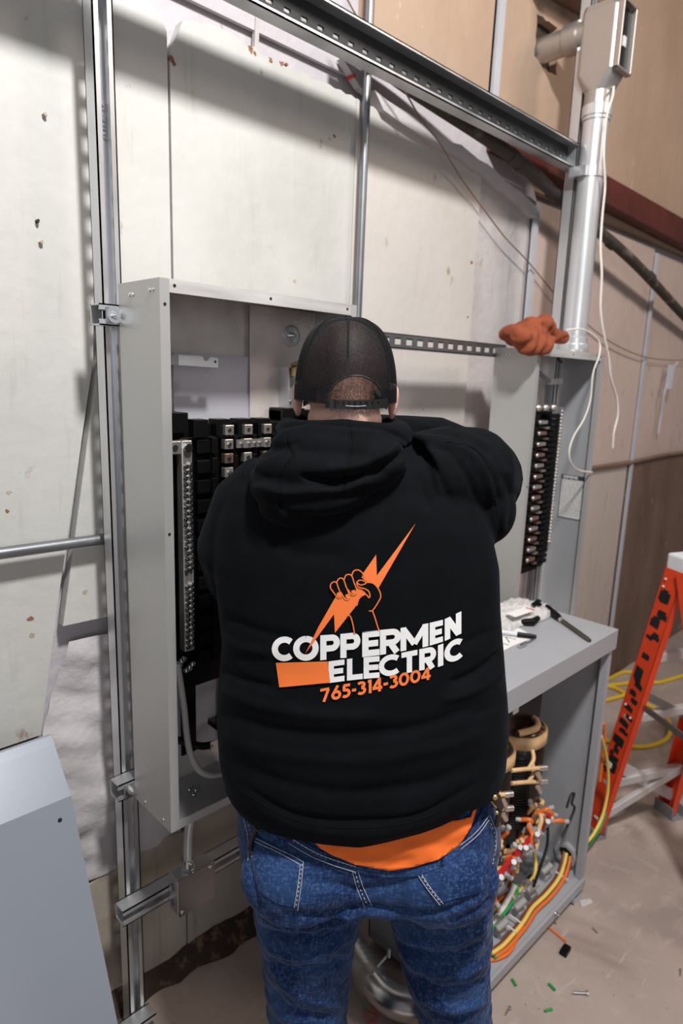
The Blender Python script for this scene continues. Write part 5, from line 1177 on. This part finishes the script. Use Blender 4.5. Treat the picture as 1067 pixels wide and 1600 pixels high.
# waistband rising out of the seat, with its stitching
wbp = [(368, 1238), (400, 1268), (452, 1303), (500, 1330), (556, 1349), (600, 1358), (650, 1356), (690, 1342), (725, 1316), (748, 1276), (765, 1240), (775, 1228)]
wlow = [(x, y+13) for x, y in wbp]
wband = printed(BJ, [wbp[1:-1]+wlow[1:-1][::-1]], .005, 'waistband', 'denim', jeans, step=6)
b = MB()
for dy in (2, 11):
    o = line_on(BJ, [(x, y+dy) for x, y in wbp[2:5]], 0, .0058, '', '', None)
    if o: b.tube(o, .0007, 5)
dashed(BJ, [(x, y+6) for x, y in wbp[1:5]], 3, 4, .0008, .006, b)
attach(toroom(b.build('waist_stitching', 'stitch')), wband)
o = line_on(BJ, [(379, 1270), (388, 1310), (388, 1345)], 0, .001, '', '', None)
b = MB(); b.tube(o, .0007, 5); dashed(BJ, [(384, 1275), (393, 1310), (393, 1345)], 3, 4, .0008, .001, b); attach(toroom(b.build('side_seam', 'stitch')), jeans)
# orange shirt tail between hem and waistband
st = [(478, 1296), (478, 1312), (500, 1325), (525, 1338), (555, 1350), (607, 1360), (650, 1355), (685, 1342), (719, 1321), (736, 1292), (745, 1268), (748, 1235), (700, 1255), (620, 1275), (540, 1280)]
def shirt_polys():
    lo = [(485, 1308), (500, 1325), (525, 1338), (555, 1350), (607, 1360), (650, 1355), (685, 1342), (719, 1321), (736, 1292), (745, 1266)]; hi = [(x, min(y-14, 1296-abs(x-600)*.12)) for x, y in lo]
    return [lo+hi[::-1]]
shirt = printed(BJ, shirt_polys(), .010, 'shirt_tail', 'shirt', man, step=5)
c = getco(shirt); c[:, 1] += .0016*np.sin(c[:, 0]*38+c[:, 2]*130+1)+.0010*np.sin(c[:, 0]*83-c[:, 2]*210)*np.sin(c[:, 0]*23); setco(shirt, c); shirt.data.update()
md = shirt.modifiers.new('cloth', 'SOLIDIFY'); md.thickness = .0015
# shoes
for x, a in ((-.03, .05), (.31, -.25)):
    s = MB().ell((0, .03, .045), (.050, .13, .045), 24, 14).ell((0, -.06, .05), (.044, .06, .05), 20, 12).ell((0, .10, .04), (.052, .07, .038), 20, 12)
    s.v = [tuple(Matrix.Rotation(a, 3, 'Z') @ Vector((v[0], v[1], max(.004, v[2])))+Vector((x, 1.17, 0))) for v in s.v]
    sh = attach(toroom(remesh(s.build('shoe', 'leather'), .005, 2)), man)
    s = MB().box(-.040, .040, -.095, .135, 0, .016); s.v = [tuple(Matrix.Rotation(a, 3, 'Z') @ Vector(v)+Vector((x, 1.17, 0))) for v in s.v]; attach(toroom(s.build('sole', 'black', bevel=.006)), sh)
# clip with ring at the left back, key holder at the right hip
def on(B, x, y, off):
    h_ = B.ray_cast(CL, rayL(x, y)); return (h_[0] if h_[0] is not None else LP(x, y, 1.05))-rayL(x, y)*off
b = MB(); p = on(BJ, 404, 1290, .012); b.tube(spline([on(BJ, 404, 1288, .012), on(BJ, 398, 1300, .010), on(BJ, 393, 1315, .009), on(BJ, 391, 1328, .008)], 4), [.005]*13, 8)
u, v_ = lr, lu
ringp = [p+u*.0085*math.cos(a)+v_*.0085*math.sin(a) for a in np.linspace(0, 2*math.pi, 20)]
b.tube(ringp, .0028, 8)
clip = attach(toroom(b.build('belt_clip', 'strap')), man); bb_ = MB().tube([p+u*.0045*math.cos(a)+v_*.0045*math.sin(a) for a in np.linspace(0, 2*math.pi, 14)], .0008, 5); attach(toroom(bb_.build('clip_ring', 'chrome')), clip)
b = MB(); q0, q1 = LP(764, 1232, 1.065), LP(781, 1262, 1.065); b.tube([q0, q0.lerp(q1, .5), q1], [.009, .012, .008], 8); b.tube([q1, LP(776, 1290, 1.065)], .005, 8)
kh = attach(toroom(b.build('key_holder', 'leather')), man)
attach(toroom(MB().ell(LP(773, 1246, 1.05), (.0055, .0035, .0055), 12, 8).ell(LP(776, 1270, 1.05), (.004, .003, .004), 10, 8).build('key_stud', 'brass')), kh)
attach(toroom(MB().tube([LP(760, 1230, 1.055), LP(766, 1250, 1.055), LP(775, 1262, 1.055)], .0022, 6).build('key_strap', 'brass')), kh)
# ---------------- cap
CC = Vector((0, 1.212, 1.658)); CRX, CRY, CRZ = .0935, .112, .1265
def cap_pt(th, ph, k=1.0):
    """th: angle around, 0 at the back (towards -y), ph: 0 at the rim .. 1 at the crown"""
    a = ph*math.pi/2; cr = math.cos(a)**.64; zz = math.sin(a)**.93
    front = .5-.5*math.cos(th); rim = -.022+.008*front
    return CC+Vector((CRX*k*cr*math.sin(th), -CRY*k*cr*math.cos(th), rim+(CRZ*k-rim)*zz))
def cap_shell(th0, th1, name, m, hole=False, n=150, q=70, k=1.0):
    vs = []; fs = []; uvs = []
    for i in range(q+1):
        for jx in range(n+1):
            th = th0+(th1-th0)*jx/n; ph = (i/q)*.995; vs.append(cap_pt(th, ph, k)); uvs.append((th/3.0, ph))
    for i in range(q):
        for jx in range(n):
            a = i*(n+1)+jx; c = (vs[a]+vs[a+1]+vs[a+n+2]+vs[a+n+1])/4
            if hole:
                P = projL(np.array([c]))[0]; ex = (P[0]-556)/43.5; ey = (628-P[1])/41.0
                if c.y < CC.y and P[1] < 632 and ex*ex+max(0, ey)**2 < 1: continue
            fs.append((a, a+1, a+n+2, a+n+1))
    me = bpy.data.meshes.new(name); me.from_pydata([tuple(v-PB) for v in vs], [], fs); uv = me.uv_layers.new(name='UVMap')
    for l in me.loops: uv.data[l.index].uv = uvs[l.vertex_index]
    for p in me.polygons: p.use_smooth = True
    me.materials.append(M[m]); o = bpy.data.objects.new(name, me); COL.objects.link(o); return o
cap = cap_shell(-1.62, 1.62, 'baseball_cap', 'mesh_cloth', True); attach(cap, man)
fp = cap_shell(1.62, 2*math.pi-1.62, 'front_panel', 'cap_cloth'); attach(fp, cap)
md = fp.modifiers.new('cloth', 'SOLIDIFY'); md.thickness = .002
# sweatband, arch edging, strap, seams, button, brim
b = MB(); vs = []; fs = []; n = 160
for jx in range(n+1):
    th = .56+(2*math.pi-1.12)*jx/n
    for k, ph in ((.996, 0.01), (.996, .10), (.985, .10), (.985, 0.01)): vs.append(cap_pt(th, ph, k))
for jx in range(n):
    for q in range(4): fs.append((jx*4+q, (jx+1)*4+q, (jx+1)*4+(q+1) % 4, jx*4+(q+1) % 4))
attach(toroom(b.add(vs, fs, True).build('sweatband', 'cap_cloth')), cap)
def on_cap(x, y, k=1.01):
    d = rayL(x, y); lo, best = None, 1e9
    for t in np.linspace(.9, 1.35, 260):
        p = CL+d*t; q = p-CC; 
        v = (abs(q.x)/(CRX*k))**2.4+(abs(q.y)/(CRY*k))**2.4+(abs(max(q.z, 0))/(CRZ*k))**2.2
        if v <= 1: return p
    return CL+d*1.12
edge = [on_cap(556+43.5*math.cos(a), 628-41*math.sin(a), 1.02) for a in np.linspace(0, math.pi, 30)]
attach(toroom(MB().tube(edge, .0016, 8).build('arch_edging', 'strap')), cap)
for s, x0 in ((1, 512), (-1, 601)):
    pass
sb = MB(); vs = []
for x in np.linspace(508, 606, 30):
    yc = 630+3.0*(1-((x-556)/48)**2); p0, p1 = on_cap(x, yc-7.5, 1.03), on_cap(x, yc+7, 1.03); p1.y = p0.y; vs += [p0, p1, p1+Vector((0, .0022, 0)), p0+Vector((0, .0022, 0))]
fs = [(i*4+q, (i+1)*4+q, (i+1)*4+(q+1) % 4, i*4+(q+1) % 4) for i in range(29) for q in range(4)]
stp = attach(toroom(sb.add(vs, fs, False).build('snap_strap', 'strap')), cap)
for x in range(528, 596, 9):
    yc = 629+3.0*(1-((x-556)/48)**2); attach(toroom(MB().ell(on_cap(x, yc-3, 1.045), (.0016, .0012, .0016), 8, 6).build('snap_stud', 'cap_cloth')), stp)
attach(toroom(MB().tube([on_cap(x, 635-.004*(x-556)**2, 1.035) for x in (540, 548, 556, 564, 572)], .0007, 6).build('strap_edge', 'stitch')), stp)
b = MB(); b.tube([cap_pt(th, ph, 1.006) for th, ph in [(.02, k) for k in np.linspace(.33, .99, 24)]], .0018, 6)
for sg in (-1, 1): b.tube([cap_pt(sg*.95, k, 1.004) for k in np.linspace(.08, .99, 24)], .0013, 6)
attach(toroom(b.build('panel_seam', 'cap_cloth')), cap)
attach(toroom(MB().ell(cap_pt(0, 1.0)+Vector((0, 0, .001)), (.008, .008, .004), 16, 8).build('crown_button', 'cap_cloth')), cap)
vs = []; n = 30
for i in range(n+1):
    a = -1.1+2.2*i/n
    for k in (0, 1):
        r = Vector((math.sin(a)*.090, math.cos(a)*.104, 0)) if k == 0 else Vector((math.sin(a*.95)*.098, .075+math.cos(a)*.115, -.012*abs(math.sin(a))))
        vs += [CC+r+Vector((0, 0, -.012-.010*abs(a)**2)), CC+r+Vector((0, 0, -.0155-.010*abs(a)**2))]
fs = []
for i in range(n): a = i*4; fs += [(a, a+2, a+6, a+4), (a+1, a+5, a+7, a+3), (a+2, a+3, a+7, a+6)]
attach(toroom(MB().add(vs, fs, True).build('brim', 'cap_cloth')), cap)
